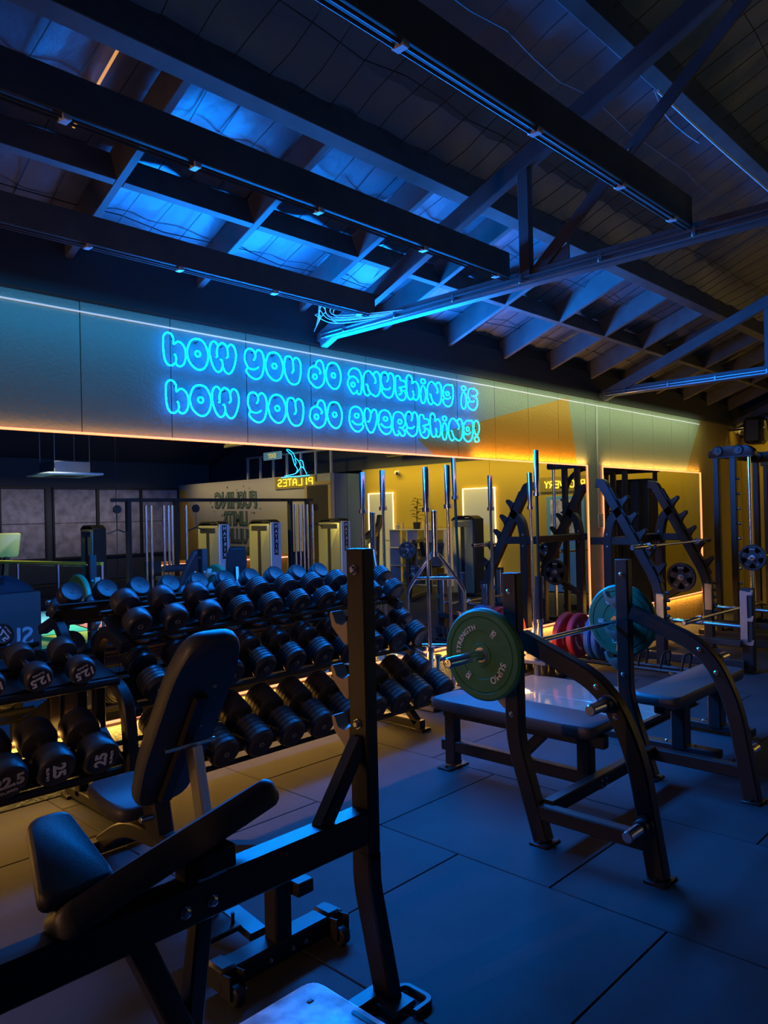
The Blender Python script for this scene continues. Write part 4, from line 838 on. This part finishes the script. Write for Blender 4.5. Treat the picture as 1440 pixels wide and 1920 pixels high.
m = MB(); m.bar(fillet([(8.83, 3.92, .52), (8.83, 3.66, .66), (8.83, 3.62, .80)], .06), (1, 0, 0), .06, .07); part(sr, 'storage_arm', m, M_FRAME)
slot_plate('black slotted weight plate on the storage peg of the squat rack', (8.72, 3.62, .80), (1, 0, 0), .17)

# --- Smith machine
sm = thing('smith_machine', 'tall black guided bar machine with chrome rods in the corner', 'gym machine', (10.2, 3.3, 0))
for X_ in (9.56, 11.0):
    for y in (3.50, 3.30): m = MB(); m.bar([(X_, y, .03), (X_, y, 2.22)], (1, 0, 0), .07, .07, .006); part(sm, 'post', m, M_FRAME)
    m = MB(); m.cyl((X_, 3.12, .1), (X_, 3.12, 2.22), .022, 14); part(sm, 'guide_rod', m, M_CHROME)
    m = MB(); m.prism(rpoly([(3.58, 2.20), (3.58, 2.28), (3.50, 2.34), (3.12, 2.34), (3.04, 2.28), (3.04, 2.20)], .03), (X_, 0, 0), (0, 1, 0), (0, 0, 1), .12, bev=.012); hd = part(sm, 'pulley_housing', m, M_FRAME)
    for y in (3.46, 3.22): m = MB(); m.lathe([(.062, 0), (.062, .02), (.05, .026), (.02, .022), (.018, .032), (0, .032)], (X_ - .058, y, 2.285), (-1, 0, 0), 24); part(hd, 'pulley', m, M_RUBBER)
    if X_ > 10: m = MB(); m.bar(fillet([(X_, 3.12, 2.10), (X_, 2.95, 2.27), (X_, 2.72, 2.27), (X_, 2.50, 2.08), (X_, 2.44, 1.75)], .14), (1, 0, 0), .05, .07, .008); part(sm, 'curved_arm', m, M_FRAME)
    for k in range(9): m = MB(); m.lathe([(.014, 0), (.018, .03), (.012, .04), (0, .042)], (X_, 3.535 if False else 3.262, .5 + .18 * k), (0, -1, 0), 8); part(sm, 'rack_peg', m, M_BRUSH)
    m = MB(); m.bar([(X_, 3.75, .045), (X_, 2.4, .045)], (1, 0, 0), .08, .08); part(sm, 'base_rail', m, M_FRAME)
    m = MB(); m.box((X_, 3.12, 1.0), (.09, .09, .16), .012); part(sm, 'carriage', m, M_FRAME)
for z in (.06, 2.25): m = MB(); m.bar([(9.56, 3.50, z), (11.0, 3.50, z)], (0, 1, 0), .07, .08); part(sm, 'cross_beam', m, M_FRAME)
m = MB(); m.cyl((9.30, 3.06, 1.0), (11.3, 3.06, 1.0), .016, 12); part(sm, 'guided_bar', m, M_CHROME)
slot_plate('black slotted weight plate on the guided bar of the corner machine', (9.42, 3.06, 1.0), (1, 0, 0), .155)
slot_plate('black slotted weight plate at the far end of the guided bar', (11.15, 3.06, 1.0), (1, 0, 0), .155)
m = MB(); m.prism(rpoly([(-.06, 0), (.06, 0), (.11, 1.1), (-.11, 1.1)], .05), (11.9, 3.6, .35), (.6, -.8, 0), (0, 0, 1), .09, bev=.025)
ct = thing('cable_tower', 'black cable tower with weight stack against the end wall', 'gym machine', (12.0, 3.2, 0))
m = MB(); m.box((12.0, 3.2, 1.05), (.34, .62, 2.1), .03); part(ct, 'shroud', m, M_PLUG)
for y in (2.78, 3.62): m = MB(); m.bar([(11.8, y, .02), (11.8, y, 2.2)], (1, 0, 0), .06, .06); part(ct, 'post', m, M_FRAME)
m = MB(); m.bar([(11.8, 2.72, 2.23), (11.8, 3.68, 2.23)], (1, 0, 0), .08, .08); part(ct, 'top_beam', m, M_FRAME)
for y in (2.95, 3.1): m = MB(); m.cyl((11.78, y, .1), (11.78, y, 2.18), .014, 10); part(ct, 'guide_rod', m, M_CHROME)

# ================================================================== THE HALL BEHIND, SEEN IN THE MIRRORS
M_SHROUD = mat('olive_grey_shroud', (.30, .29, .20), .35, .3)
M_PANELW = mat('white_side_panel', (.62, .64, .68), .4)
def tower(label, x0, x1, y0, y1, h, white=True, face='X'):
    """weight stack tower: shroud faces the near end of the hall, the named side panel faces the mirror"""
    t = thing('weight_tower', label, 'gym machine', ((x0 + x1) / 2, (y0 + y1) / 2, 0)); yc = (y0 + y1) / 2; xc = (x0 + x1) / 2
    m = MB(); m.prism(rpoly([(y0 + .02, .05), (y1 - .03, .05), (y1 - .03, h - .05), (y0 + .02, h - .05)], .04), (x0 + .02, 0, 0), (0, 1, 0), (0, 0, 1), .05, bev=.015); sh = part(t, 'shroud', m, M_SHROUD)
    m = MB(); m.box((x0 - .008, yc, h * .52), (.01, .09, h * .72), .003); part(sh, 'stack_slot', m, M_PLUG)
    m = MB(); m.box((x0 - .008, yc, h - .14), (.012, (y1 - y0) * .7, .10), .004); part(sh, 'badge', m, M_BRUSH)
    m = MB(); m.box((xc + .02, yc, h / 2), (x1 - x0 - .05, y1 - y0 - .06, h - .04), .02); part(t, 'body', m, M_PLUG)
    m = MB(); m.bar(fillet([(xc, y0, h - .06), (xc, y0 + .1, h + .01), (xc, y1 - .1, h + .01), (xc, y1, h - .06)], .08), (1, 0, 0), x1 - x0, .04, .008); part(t, 'top_cap', m, M_FRAME)
    m = MB(); m.box((xc, y1, h / 2), (x1 - x0, .03, h - .06), .008); sp = part(t, 'side_panel', m, M_PANELW if white else M_PLUG)
    if white:
        m = MB(); m.box((xc, y1 + .016, h - .36), (.105, .004, .62), .002); part(sp, 'nameplate', m, M_PLUG)
        m = MB()
        for k, ch in enumerate('MATRIX'): m.text(ch, .095, (xc, y1 + .020, h - .105 - .098 * k), (-1, 0, 0), (0, 0, 1), .001, bold=.01)
        part(sp, 'lettering', m, M_TEXT, smooth=False)
    m = MB(); m.box((xc, yc, .03), (x1 - x0 + .1, y1 - y0 + .1, .06), .01); part(t, 'base', m, M_FRAME)
    return t
tower('weight stack tower with white side panel under the graffiti lettering', 7.98, 8.20, -3.72, -3.0, 1.53)
tower('weight stack tower with white side panel beneath the yoga neon', 9.17, 9.42, -3.72, -3.0, 1.54)
tower('weight stack tower with white side panel nearest to the yellow wall', 11.05, 11.32, -3.75, -3.0, 1.53)
tower('dark weight stack tower in front of the dark window blinds', 6.5, 6.75, -5.5, -4.95, 1.51, False)
tower('dark weight stack tower standing beside the white lit door', 11.7, 12.0, -.5, .05, 1.53, False)

# graffiti lettering on the partition
M_INK = mat('dark_green_ink', (.03, .05, .04), .7); M_INK2 = mat('pale_green_ink', (.10, .16, .13), .7)
g = thing('wall_graffiti', 'dark hand painted words PUSHING LIMITS PULLING WEIGHTS on the grey partition', 'wall lettering', (12.19, -8.5, .2))
for tx, z, sz, w in (('PUSHING', 2.12, .58, 1.0), ('LIMITS', 1.62, .50, .95), ('PULLING', 1.14, .50, .9), ('WEIGHTS', .66, .48, .9)):
    for dp, mm, off in ((.004, M_INK, 0.055), (.008, M_INK2, .0)):
        m = MB(); m.text(tx, sz, (12.195, -8.48, z), (0, -1, .02), (0, 0, 1), dp, bold=off, sx=w * .82); part(g, 'lettering', m, mm, smooth=False)
m = MB()
for k in range(26):
    a = random.uniform(0, 6.28); r = random.uniform(.9, 1.4); p = (12.195, -8.48 + 1.0 * r * math.cos(a) * .9, 2.02 + .36 * r * math.sin(a)); m.lathe([(random.uniform(.012, .035), 0), (0, .002)], p, (-1, 0, 0), 7)
part(g, 'ink_splash', m, M_INK, smooth=False)

# neon of a stretching figure over a yellow word
n = thing('neon_sign', 'yellow PILATES neon word under a cyan stretching figure on the partition', 'neon sign', (12.1, -5.85, 2.35))
def nt_(path, mm, r=.009, closed=False): m = MB(); m.tube(path, r, 6, closed); return part(n, 'neon_tube', m, mm)
py = lambda a, z: (12.14, -5.86 - a * .8, z)      # a: reader's right
fig = [[(-.62, 2.62), (-.2, 2.63), (.2, 2.62), (.75, 2.63)], [(-.45, 2.66), (.1, 2.70), (.35, 2.84), (.50, 2.80), (.62, 2.66)], [(.35, 2.84), (.25, 3.0), (.10, 3.08), (-.02, 3.22), (-.25, 3.32), (-.32, 3.30), (-.1, 3.18), (-.02, 3.05), (.05, 2.92), (.18, 2.80), (.1, 2.70)], [(.05, 3.06), (.12, 2.98), (.08, 2.90)], [(.50, 2.80), (.44, 2.98), (.30, 3.02)]]
for f in fig: nt_(crom([py(-a, z) for a, z in f], False), M_NEONB)
m = MB(); strokes = {'P': [[(0, 0), (0, 1), (.5, 1), (.6, .75), (.5, .5), (0, .5)]], 'I': [[(.1, 0), (.1, 1)]], 'L': [[(0, 1), (0, 0), (.55, 0)]], 'A': [[(0, 0), (.05, .8), (.3, 1), (.55, .8), (.6, 0)], [(.02, .4), (.58, .4)]], 'T': [[(0, 1), (.6, 1)], [(.3, 1), (.3, 0)]], 'E': [[(.55, 1), (0, 1), (0, 0), (.55, 0)], [(0, .5), (.45, .5)]], 'S': [[(.55, .9), (.4, 1), (.1, 1), (0, .8), (.1, .55), (.5, .45), (.6, .2), (.5, 0), (.1, 0), (0, .1)]], 'R': [[(0, 0), (0, 1), (.5, 1), (.6, .75), (.5, .5), (0, .5)], [(.3, .5), (.6, 0)]], 'C': [[(.6, .85), (.45, 1), (.15, 1), (0, .8), (0, .2), (.15, 0), (.45, 0), (.6, .15)]], 'O': [[(.15, 0), (0, .2), (0, .8), (.15, 1), (.45, 1), (.6, .8), (.6, .2), (.45, 0), (.15, 0)]], 'V': [[(0, 1), (.3, 0), (.6, 1)]], 'Y': [[(0, 1), (.3, .5), (.6, 1)], [(.3, .5), (.3, 0)]]}
def neon_word(t, word, x, ymid, z, h, pitch, col):
    tot = pitch * len(word)
    for k, ch in enumerate(word):
        for s in strokes[ch]:
            m = MB(); m.tube([(x, ymid + tot / 2 - k * pitch - a * pitch * 1.2, z + b * h) for a, b in s], .010, 6); part(t, 'neon_letter', m, col)
neon_word(n, 'PILATES', 12.14, -5.86, 2.40, .17, .20, M_NEONY)
m = MB(); m.box((12.18, -5.86, 2.48), (.03, 1.6, .30), .005); part(n, 'backing', m, mat('clear_backing', (.25, .2, .05), .3))
r = thing('neon_sign', 'yellow RECOVERY neon word above the sky blue door', 'neon sign', (13.27, 1.1, 2.05))
m = MB(); m.box((XR - .015, 1.1, 2.14), (.03, 1.1, .30), .005); part(r, 'backing', m, bpy.data.materials['clear_backing'])
neon_word(r, 'RECOVERY', 13.26, 1.1, 2.07, .13, .115, M_NEONY)

t = thing('exit_sign', 'small lit EXIT sign hung beside the stud frame', 'sign', (12.1, -6.65, 3.1)); m = MB(); m.box((12.1, -6.65, 3.20), (.05, .72, .20), .008); b = part(t, 'box', m, mat('sign_face', (.3, .45, .5), .4, emit=(.25, .6, .7), es=.25))
m = MB(); m.text('EXIT', .16, (12.07, -6.65, 3.20), (0, -1, 0), (0, 0, 1), .002, bold=.02); part(b, 'lettering', m, mat('sign_print', (.7, .6, .1), .5, emit=(1, .8, .2), es=.6), smooth=False)
m = MB(); m.cyl((12.1, -6.65, 3.3), (12.1, -6.65, 3.9), .01, 6); part(t, 'hanger', m, M_STEEL)

# ceiling cassette
t = thing('ceiling_cassette', 'square white air conditioning cassette hung on four rods', 'air conditioner', (5.6, -4.1, 2.4))
m = MB(); m.box((5.62, -4.1, 2.54), (.62, .62, .20), .01); part(t, 'body', m, M_BRUSH)
m = MB(); m.box((5.62, -4.1, 2.42), (.95, .95, .04), .015); gr = part(t, 'grille_panel', m, M_WHITE)
m = MB(); m.box((5.62, -4.1, 2.397), (.5, .5, .01), .003); part(gr, 'grille', m, M_STEEL)
for dx in (-.3, .3):
    for dy in (-.3, .3): m = MB(); m.cyl((5.62 + dx, -4.1 + dy, 2.6), (5.62 + dx, -4.1 + dy, zu(-3.4) - .4), .006, 6); part(t, 'hanging_rod', m, M_BRUSH)

# cable crossover station
cc = thing('cable_crossover', 'long cable crossover frame with chrome columns before the partition', 'gym machine', (8.2, -3.4, 0))
def seg(nm, a, b, mm=M_FRAME, w=.08): m = MB(); m.bar([a, b], (0, 0, 1) if abs(b[2] - a[2]) < .3 else (1, 0, 0), w, w); return part(cc, nm, m, mm)
a0, a1 = (5.95, -3.1, 1.955), (10.35, -3.1, 1.955)
seg('top_beam', a0, a1, w=.06)
for X_ in (6.25, 7.15, 9.75, 10.2):
    m = MB(); m.bar([(X_, -3.1, .03), (X_, -3.1, 1.95)], (1, 0, 0), .07, .10); part(cc, 'post', m, M_FRAME)
for X_ in (6.52, 6.62, 6.86, 6.95, 7.02, 7.30, 9.80, 9.92, 10.02, 10.12, 10.26): m = MB(); m.cyl((X_, -3.0, .05), (X_, -3.0, 1.86), .024, 12); part(cc, 'guide_rod', m, M_CHROME)
for X_, s in ((6.0, -1), (7.5, 1), (10.35, 1)):
    m = MB(); m.lathe([(.07, -.02), (.07, .02)], (X_, -3.0, 1.80), (0, 1, 0), 18); part(cc, 'pulley', m, M_PLUG)
    m = MB(); m.cyl((X_, -3.0, 1.46), (X_, -3.0, 1.73), .005, 6); m.tube([(X_ - .18, -3.0, 1.40), (X_, -3.0, 1.46), (X_ + .18, -3.0, 1.40)], .012, 8); part(cc, 'cable_handle', m, M_RUBBER)
for X_ in (6.7, 9.97): m = MB(); m.box((X_, -3.15, .5), (.30, .12, .8), .01); part(cc, 'weight_stack', m, M_PLUG)
m = MB(); m.bar([(5.9, -3.1, .04), (7.6, -3.1, .04)], (0, 1, 0), .08, .08); part(cc, 'base_rail', m, M_FRAME)
m = MB(); m.bar([(9.5, -3.1, .04), (10.5, -3.1, .04)], (0, 1, 0), .08, .08); part(cc, 'base_rail', m, M_FRAME)
m = MB(); m.prism(rpoly([(-.13, -.25), (.13, -.25), (.10, .25), (-.10, .25)], .05), (6.7, -2.6, .62), (1, 0, 0), (0, 1, 0), .07, bev=.02); s = part(cc, 'seat', m, M_PAD)
m = MB(); m.cyl((6.45, -2.35, .80), (6.95, -2.35, .80), .06, 16, .01); part(cc, 'thigh_roller', m, M_PAD)
m = MB(); m.bar([(6.7, -3.1, .1), (6.7, -2.4, .58)], (1, 0, 0), .07, .07); part(cc, 'seat_post', m, M_FRAME)
m = MB(); m.bar([(8.5, -6.0, .62), (12.0, -6.0, .62)], (0, 1, 0), .02, .03); solo('light_strip', 'pinkish light strip low behind the machines at the partition', 'light strip', m, mat('pink_strip', (.8, .5, .4), .5, emit=(1.0, .35, .2), es=2.5))
m = MB(); m.box((10.25, -6.1, .35), (3.6, .06, .7), .01); solo('low_wall_panel', 'low amber wall panel under the pinkish light strip', 'panel', m, mat('amber_panel', (.55, .30, .05), .6))

# incline benches of the other aisle
def incline(label, x, y, rz):
    t = thing('incline_bench', label, 'bench', (x, y, 0), None, (0, 0, rz)); R3 = Matrix.Rotation(rz, 3, 'Z'); T = lambda p: Vector((x, y, 0)) + R3 @ Vector(p)
    U = R3 @ Vector((1, 0, 0)); d = R3 @ Vector((0, -.45, .89))
    m = MB(); m.prism(rpoly([(-.14, 0), (.14, 0), (.16, .6), (.12, .84), (-.12, .84), (-.16, .6)], .05), T((0, 0, .42)), U, d, .07, bev=.02); part(t, 'backrest', m, M_PAD)
    m = MB(); m.prism(rpoly([(-.14, -.2), (.14, -.2), (.14, .2), (-.14, .2)], .05), T((0, .22, .42)), U, R3 @ Vector((0, 1, 0)), .07, bev=.02); part(t, 'seat', m, M_PAD)
    m = MB(); m.bar([T((0, -.62, .07)), T((0, .5, .07))], U, .07, .07); m.bar([T((0, 0, .07)), T((0, 0, .40))], U, .07, .07); m.bar([T((0, -.5, .07)), T((0, -.28, .86))], U, .05, .06); part(t, 'frame', m, M_BRUSH)
    for yy in (-.6, .5): m = MB(); m.bar([T((-.25, yy, .04)), T((.25, yy, .04))], (0, 0, 1), .06, .06); part(t, 'foot', m, M_FRAME)
incline('black incline bench with steel frame on the floor behind, nearer the glass rail', 5.75, -.75, 2.7)
incline('black incline bench with steel frame on the floor behind, nearer the towers', 6.9, -1.0, 3.6)

# glass balustrade, the yellow light on its rail put into the colour
t = thing('glass_balustrade', 'glass balustrade with lit yellow top rail around the turf area', 'balustrade', (4.3, -1.6, 0))
M_GLASS = mat('clear_glass', (.9, .95, .95), .02); M_GLASS.node_tree.nodes['Principled BSDF'].inputs['Transmission Weight'].default_value = 1.0; M_GLASS.node_tree.nodes['Principled BSDF'].inputs['IOR'].default_value = 1.1
A_, B_ = Vector((3.95, -3.2, 0)), Vector((4.58, -.62, 0)); D_ = (B_ - A_)
for k in range(3):
    p, q = A_ + D_ * (k / 3 + .01), A_ + D_ * ((k + 1) / 3 - .01); m = MB(); m.bar([p + Vector((0, 0, .52)), q + Vector((0, 0, .52))], (0, 0, 1), .98, .012, .001); part(t, 'glass_panel', m, M_GLASS, smooth=False)
m = MB(); m.bar([A_ + Vector((0, 0, 1.05)), B_ + Vector((0, 0, 1.05))], (0, 0, 1), .04, .05); part(t, 'top_rail', m, mat('yellow_lit_rail', (.75, .62, .06), .35, .2))
for k in range(4):
    m = MB(); p = A_ + D_ * (k / 3); m.cyl(p, p + Vector((0, 0, 1.03)), .02, 10); part(t, 'post', m, M_BRUSH)
# coloured turf mats
for lab, col, pts in (('sky blue gym mat beside the glass balustrade', (.2, .6, .85), [(4.6, -4.9), (6.2, -4.9), (6.2, -3.1), (4.6, -3.1)]), ('teal gym mat between the blue and yellow mats', (.08, .6, .45), [(4.3, -3.05), (5.15, -3.05), (5.0, -1.9), (4.3, -1.9)]), ('dull red gym mat beyond the teal mat', (.7, .2, .16), [(5.2, -3.05), (6.2, -3.05), (6.2, -2.3), (5.05, -2.0)]), ('yellow green gym mat nearest to the mirror', (.7, .75, .12), [(3.9, -1.85), (5.6, -1.85), (5.4, -.9), (3.6, -.9)])):
    m = MB(); m.prism(pts, (0, 0, .012), (1, 0, 0), (0, 1, 0), .02); solo('gym_mat', lab, 'mat', m, mat('turf', col, .85), smooth=False)
# storage box with jackets on it
t = thing('plyo_box', 'tall black box with white outlined lettering and jackets on top', 'box', (3.1, -.6, 0)); m = MB(); m.box((3.14, -.62, .395), (1.1, .5, .79), .01); b = part(t, 'body', m, M_PLUG)
m = MB(); m.text('SUMO', .30, (3.18, -.368, .27), (-1, 0, 0), (0, 0, 1), .002, bold=.015); part(b, 'lettering', m, M_RING, smooth=False)
def heap(label, c, r, col):
    m = MB(); n = 14; P = []
    for i in range(7):
        th = math.pi / 2 * i / 6
        for k in range(n): a = 2 * math.pi * k / n; f = 1 + .18 * math.sin(3 * a + i) + .10 * math.sin(5 * a + 2 * i); P.append((c[0] + r[0] * math.cos(th) * math.cos(a) * f, c[1] + r[1] * math.cos(th) * math.sin(a) * f, c[2] + r[2] * math.sin(th) * (1 + .15 * math.sin(4 * a))))
    fs = [(i * n + k, i * n + (k + 1) % n, (i + 1) * n + (k + 1) % n, (i + 1) * n + k) for i in range(6) for k in range(n)] + [tuple(range(n))[::-1]]
    m.add(P, fs); solo('jacket', label, 'jacket', m, mat('cloth', col, .85))
heap('dark crumpled jacket lying on the black lettered box', (3.35, -.6, .79), (.27, .2, .17), (.02, .02, .03))
heap('navy folded jacket lying at the end of the black lettered box', (2.95, -.6, .79), (.2, .2, .10), (.02, .03, .07))
# exercise bike
t = thing('exercise_bike', 'exercise bike with yellow lit console by the dark windows', 'exercise bike', (4.65, -4.4, 0))
m = MB(); m.prism(rpoly([(-.17, 0), (.17, 0), (.20, .40), (-.20, .40)], .05), (4.72, -4.3, 1.05), (.93, .35, 0), (0, .12, .99), .07, bev=.02); cs = part(t, 'console', m, mat('console_yellow_lit', (.65, .58, .16), .4))  # yellow light put into the console's base colour
m = MB(); m.prism(rrect(.24, .16, .02), (4.72 + .012, -4.3 + .04, 1.29), (.93, .35, 0), (0, .12, .99), .02); part(cs, 'screen', m, M_PLUG)
m = MB(); m.bar(fillet([(4.72, -4.32, 1.1), (4.70, -4.4, .6), (4.68, -4.5, .1)], .2), (1, 0, 0), .08, .10); m.bar([(4.66, -5.3, .05), (4.68, -4.2, .05)], (1, 0, 0), .10, .08); m.bar([(4.67, -5.1, .1), (4.67, -5.15, .8)], (1, 0, 0), .06, .06); part(t, 'frame', m, M_FRAME)
m = MB(); m.lathe([(.22, -.06), (.24, 0), (.22, .06)], (4.68, -4.6, .35), (1, 0, 0), 24); part(t, 'flywheel', m, M_PLUG)
m = MB(); m.prism(rpoly([(-.1, -.15), (.1, -.15), (.04, .16), (-.04, .16)], .03), (4.67, -5.12, .84), (1, 0, 0), (0, 1, 0), .07, bev=.02); part(t, 'saddle', m, M_PAD)
m = MB(); m.tube(fillet([(4.45, -4.5, 1.15), (4.5, -4.35, 1.1), (4.9, -4.35, 1.1), (4.95, -4.5, 1.15)], .05), .018, 8); part(t, 'handlebar', m, M_RUBBER)

# cube shelf with bottles and a plant
t = thing('cube_shelf', 'white cube shelf of nine openings against the yellow wall', 'shelf', (13.0, -2.48, 0)); Mw = mat('white_laminate', (.5, .5, .52), .5)
for k in range(4):
    m = MB(); m.box((13.05, -3.3 + k * .546, .635), (.36, .022, 1.27), .002); part(t, 'upright', m, Mw, smooth=False)
    m = MB(); m.box((13.05, -2.48, .011 + k * .416), (.36, 1.66, .022), .002); part(t, 'board', m, Mw, smooth=False)
for i, (y, h, col) in enumerate(((-3.15, .16, (.3, .3, .3)), (-3.0, .20, (.5, .35, .1)), (-2.35, .24, (.55, .4, .1)), (-2.2, .18, (.4, .4, .4)))):
    m = MB(); m.lathe([(.0, 0), (.04, 0), (.04, h * .6), (.016, h * .75), (.016, h * .95), (.0, h)], (13.0, y, 1.271), (0, 0, 1), 12); solo('bottle', ['short grey bottle at the door end of the cube shelf', 'amber bottle beside the short grey bottle on the cube shelf', 'tall amber bottle on the cube shelf beside the plant', 'plain grey bottle furthest along the cube shelf'][i], 'bottle', m, mat('bottle', col, .3), group='bottles on the cube shelf')
pt = thing('potted_plant', 'tall leafy plant in a pot on the white cube shelf', 'plant', (13.0, -2.55, 1.27))
m = MB(); m.lathe([(0, 0), (.07, 0), (.09, .16), (.08, .16), (.0, .14)], (13.0, -2.55, 1.268), (0, 0, 1), 16); part(pt, 'pot', m, M_PLUG)
m = MB(); m.tube([(13.0, -2.55, 1.40), (13.0, -2.54, 1.7), (13.01, -2.52, 1.97)], .010, 6); part(pt, 'stem', m, mat('bark', (.08, .05, .02), .8))
M_LEAF = mat('dark_leaf', (.02, .04, .015), .5)
for k in range(18):
    a = k * 2.4; z = 1.48 + k * .028; L_ = .24 - .004 * k; d = Vector((math.cos(a), math.sin(a), .25)).normalized(); u = Vector((-math.sin(a), math.cos(a), 0)); o = Vector((13.0, -2.54, z))
    m = MB(); m.add([o, o + d * L_ * .4 + u * .045, o + d * L_ + Vector((0, 0, -.04)), o + d * L_ * .4 - u * .045, o + d * L_ * .45 + Vector((0, 0, .015))], [(0, 1, 4), (1, 2, 4), (2, 3, 4), (3, 0, 4)]); part(pt, 'leaf', m, M_LEAF)
# plate loaded leg press
lp = thing('leg_press', 'black leg press with yellow side plates in front of the cube shelf', 'gym machine', (11.0, -.7, 0))
m = MB(); m.prism([(-.2, .45), (.12, .45), (.42, 1.10), (.10, 1.10)], (10.75, -.75, 0), (.8, -.6, 0), (0, 0, 1), .04); part(lp, 'side_plate', m, mat('machine_yellow', (.55, .40, .03), .4))
m = MB(); m.prism([(-.1, .10), (.22, .06), (-.1, .75), (-.42, .75)], (11.1, -.55, 0), (.8, -.6, 0), (0, 0, 1), .05); bm = part(lp, 'lever', m, M_FRAME)
m = MB(); m.text('SUMO', .22, (11.08, -.515, .40), Vector((-.35, .26, .90)).normalized() * -1, Vector((-.72, .54, -.43)).normalized() * -1, .002, bold=.02); part(bm, 'lettering', m, M_TEXT, smooth=False)
m = MB(); m.bar([(10.3, -.4, .05), (12.0, -1.3, .05)], (0, 0, 1), .08, .10); m.bar([(10.3, -.4, .05), (10.9, -.75, 1.05)], (.5, .86, 0), .08, .08); m.bar([(11.9, -1.25, .05), (11.3, -.95, 1.05)], (.5, .86, 0), .08, .08); m.bar([(10.8, -.7, 1.08), (11.5, -1.05, 1.10)], (0, 0, 1), .07, .07); part(lp, 'frame', m, M_FRAME)
m = MB(); m.prism(rpoly([(-.22, 0), (.22, 0), (.22, .55), (-.22, .55)], .05), (11.45, -.85, .55), (.5, .86, 0), (.45, -.2, .87), .09, bev=.025); part(lp, 'backrest', m, M_PAD)
slot_plate('black weight plate on the upper arm of the leg press', (10.25, -.38, .95), (.8, -.5, 0), .16)
slot_plate('black weight plate on the lower arm of the leg press', (10.35, -.34, .50), (.8, -.5, 0), .18)
m = MB(); m.bar([(10.3, -.4, .05), (10.3, -.4, 1.05)], (1, 0, 0), .07, .07); m.cyl((10.1, -.3, .95), (10.42, -.47, .95), .022, 10); m.cyl((10.15, -.24, .50), (10.5, -.44, .50), .022, 10); part(lp, 'plate_arm', m, M_FRAME)
# stair climber
st = thing('stair_climber', 'black and yellow stair climber with raised arms before the yellow wall', 'gym machine', (11.0, -2.0, 0))
m = MB(); m.prism(rpoly([(-.9, 1.18), (-.1, 1.42), (0, 1.62), (.12, 1.60), (.05, 1.36), (-.1, 1.24), (-.9, 1.05)], .03), (11.2, -2.0, 0), (.92, -.4, 0), (0, 0, 1), .08, bev=.015); part(st, 'arm', m, M_FRAME)
m = MB(); m.prism(rpoly([(-.9, 1.12), (-.3, 1.28), (-.3, 1.20), (-.9, 1.02)], .02), (11.2, -1.95, 0), (.92, -.4, 0), (0, 0, 1), .10, bev=.01); part(st, 'arm_cover', m, bpy.data.materials['machine_yellow'])
m = MB(); m.bar([(11.0, -1.95, .05), (11.1, -1.98, 1.3)], (1, 0, 0), .10, .10); m.box((11.0, -2.0, .15), (.9, .6, .3), .03); part(st, 'base', m, M_FRAME)
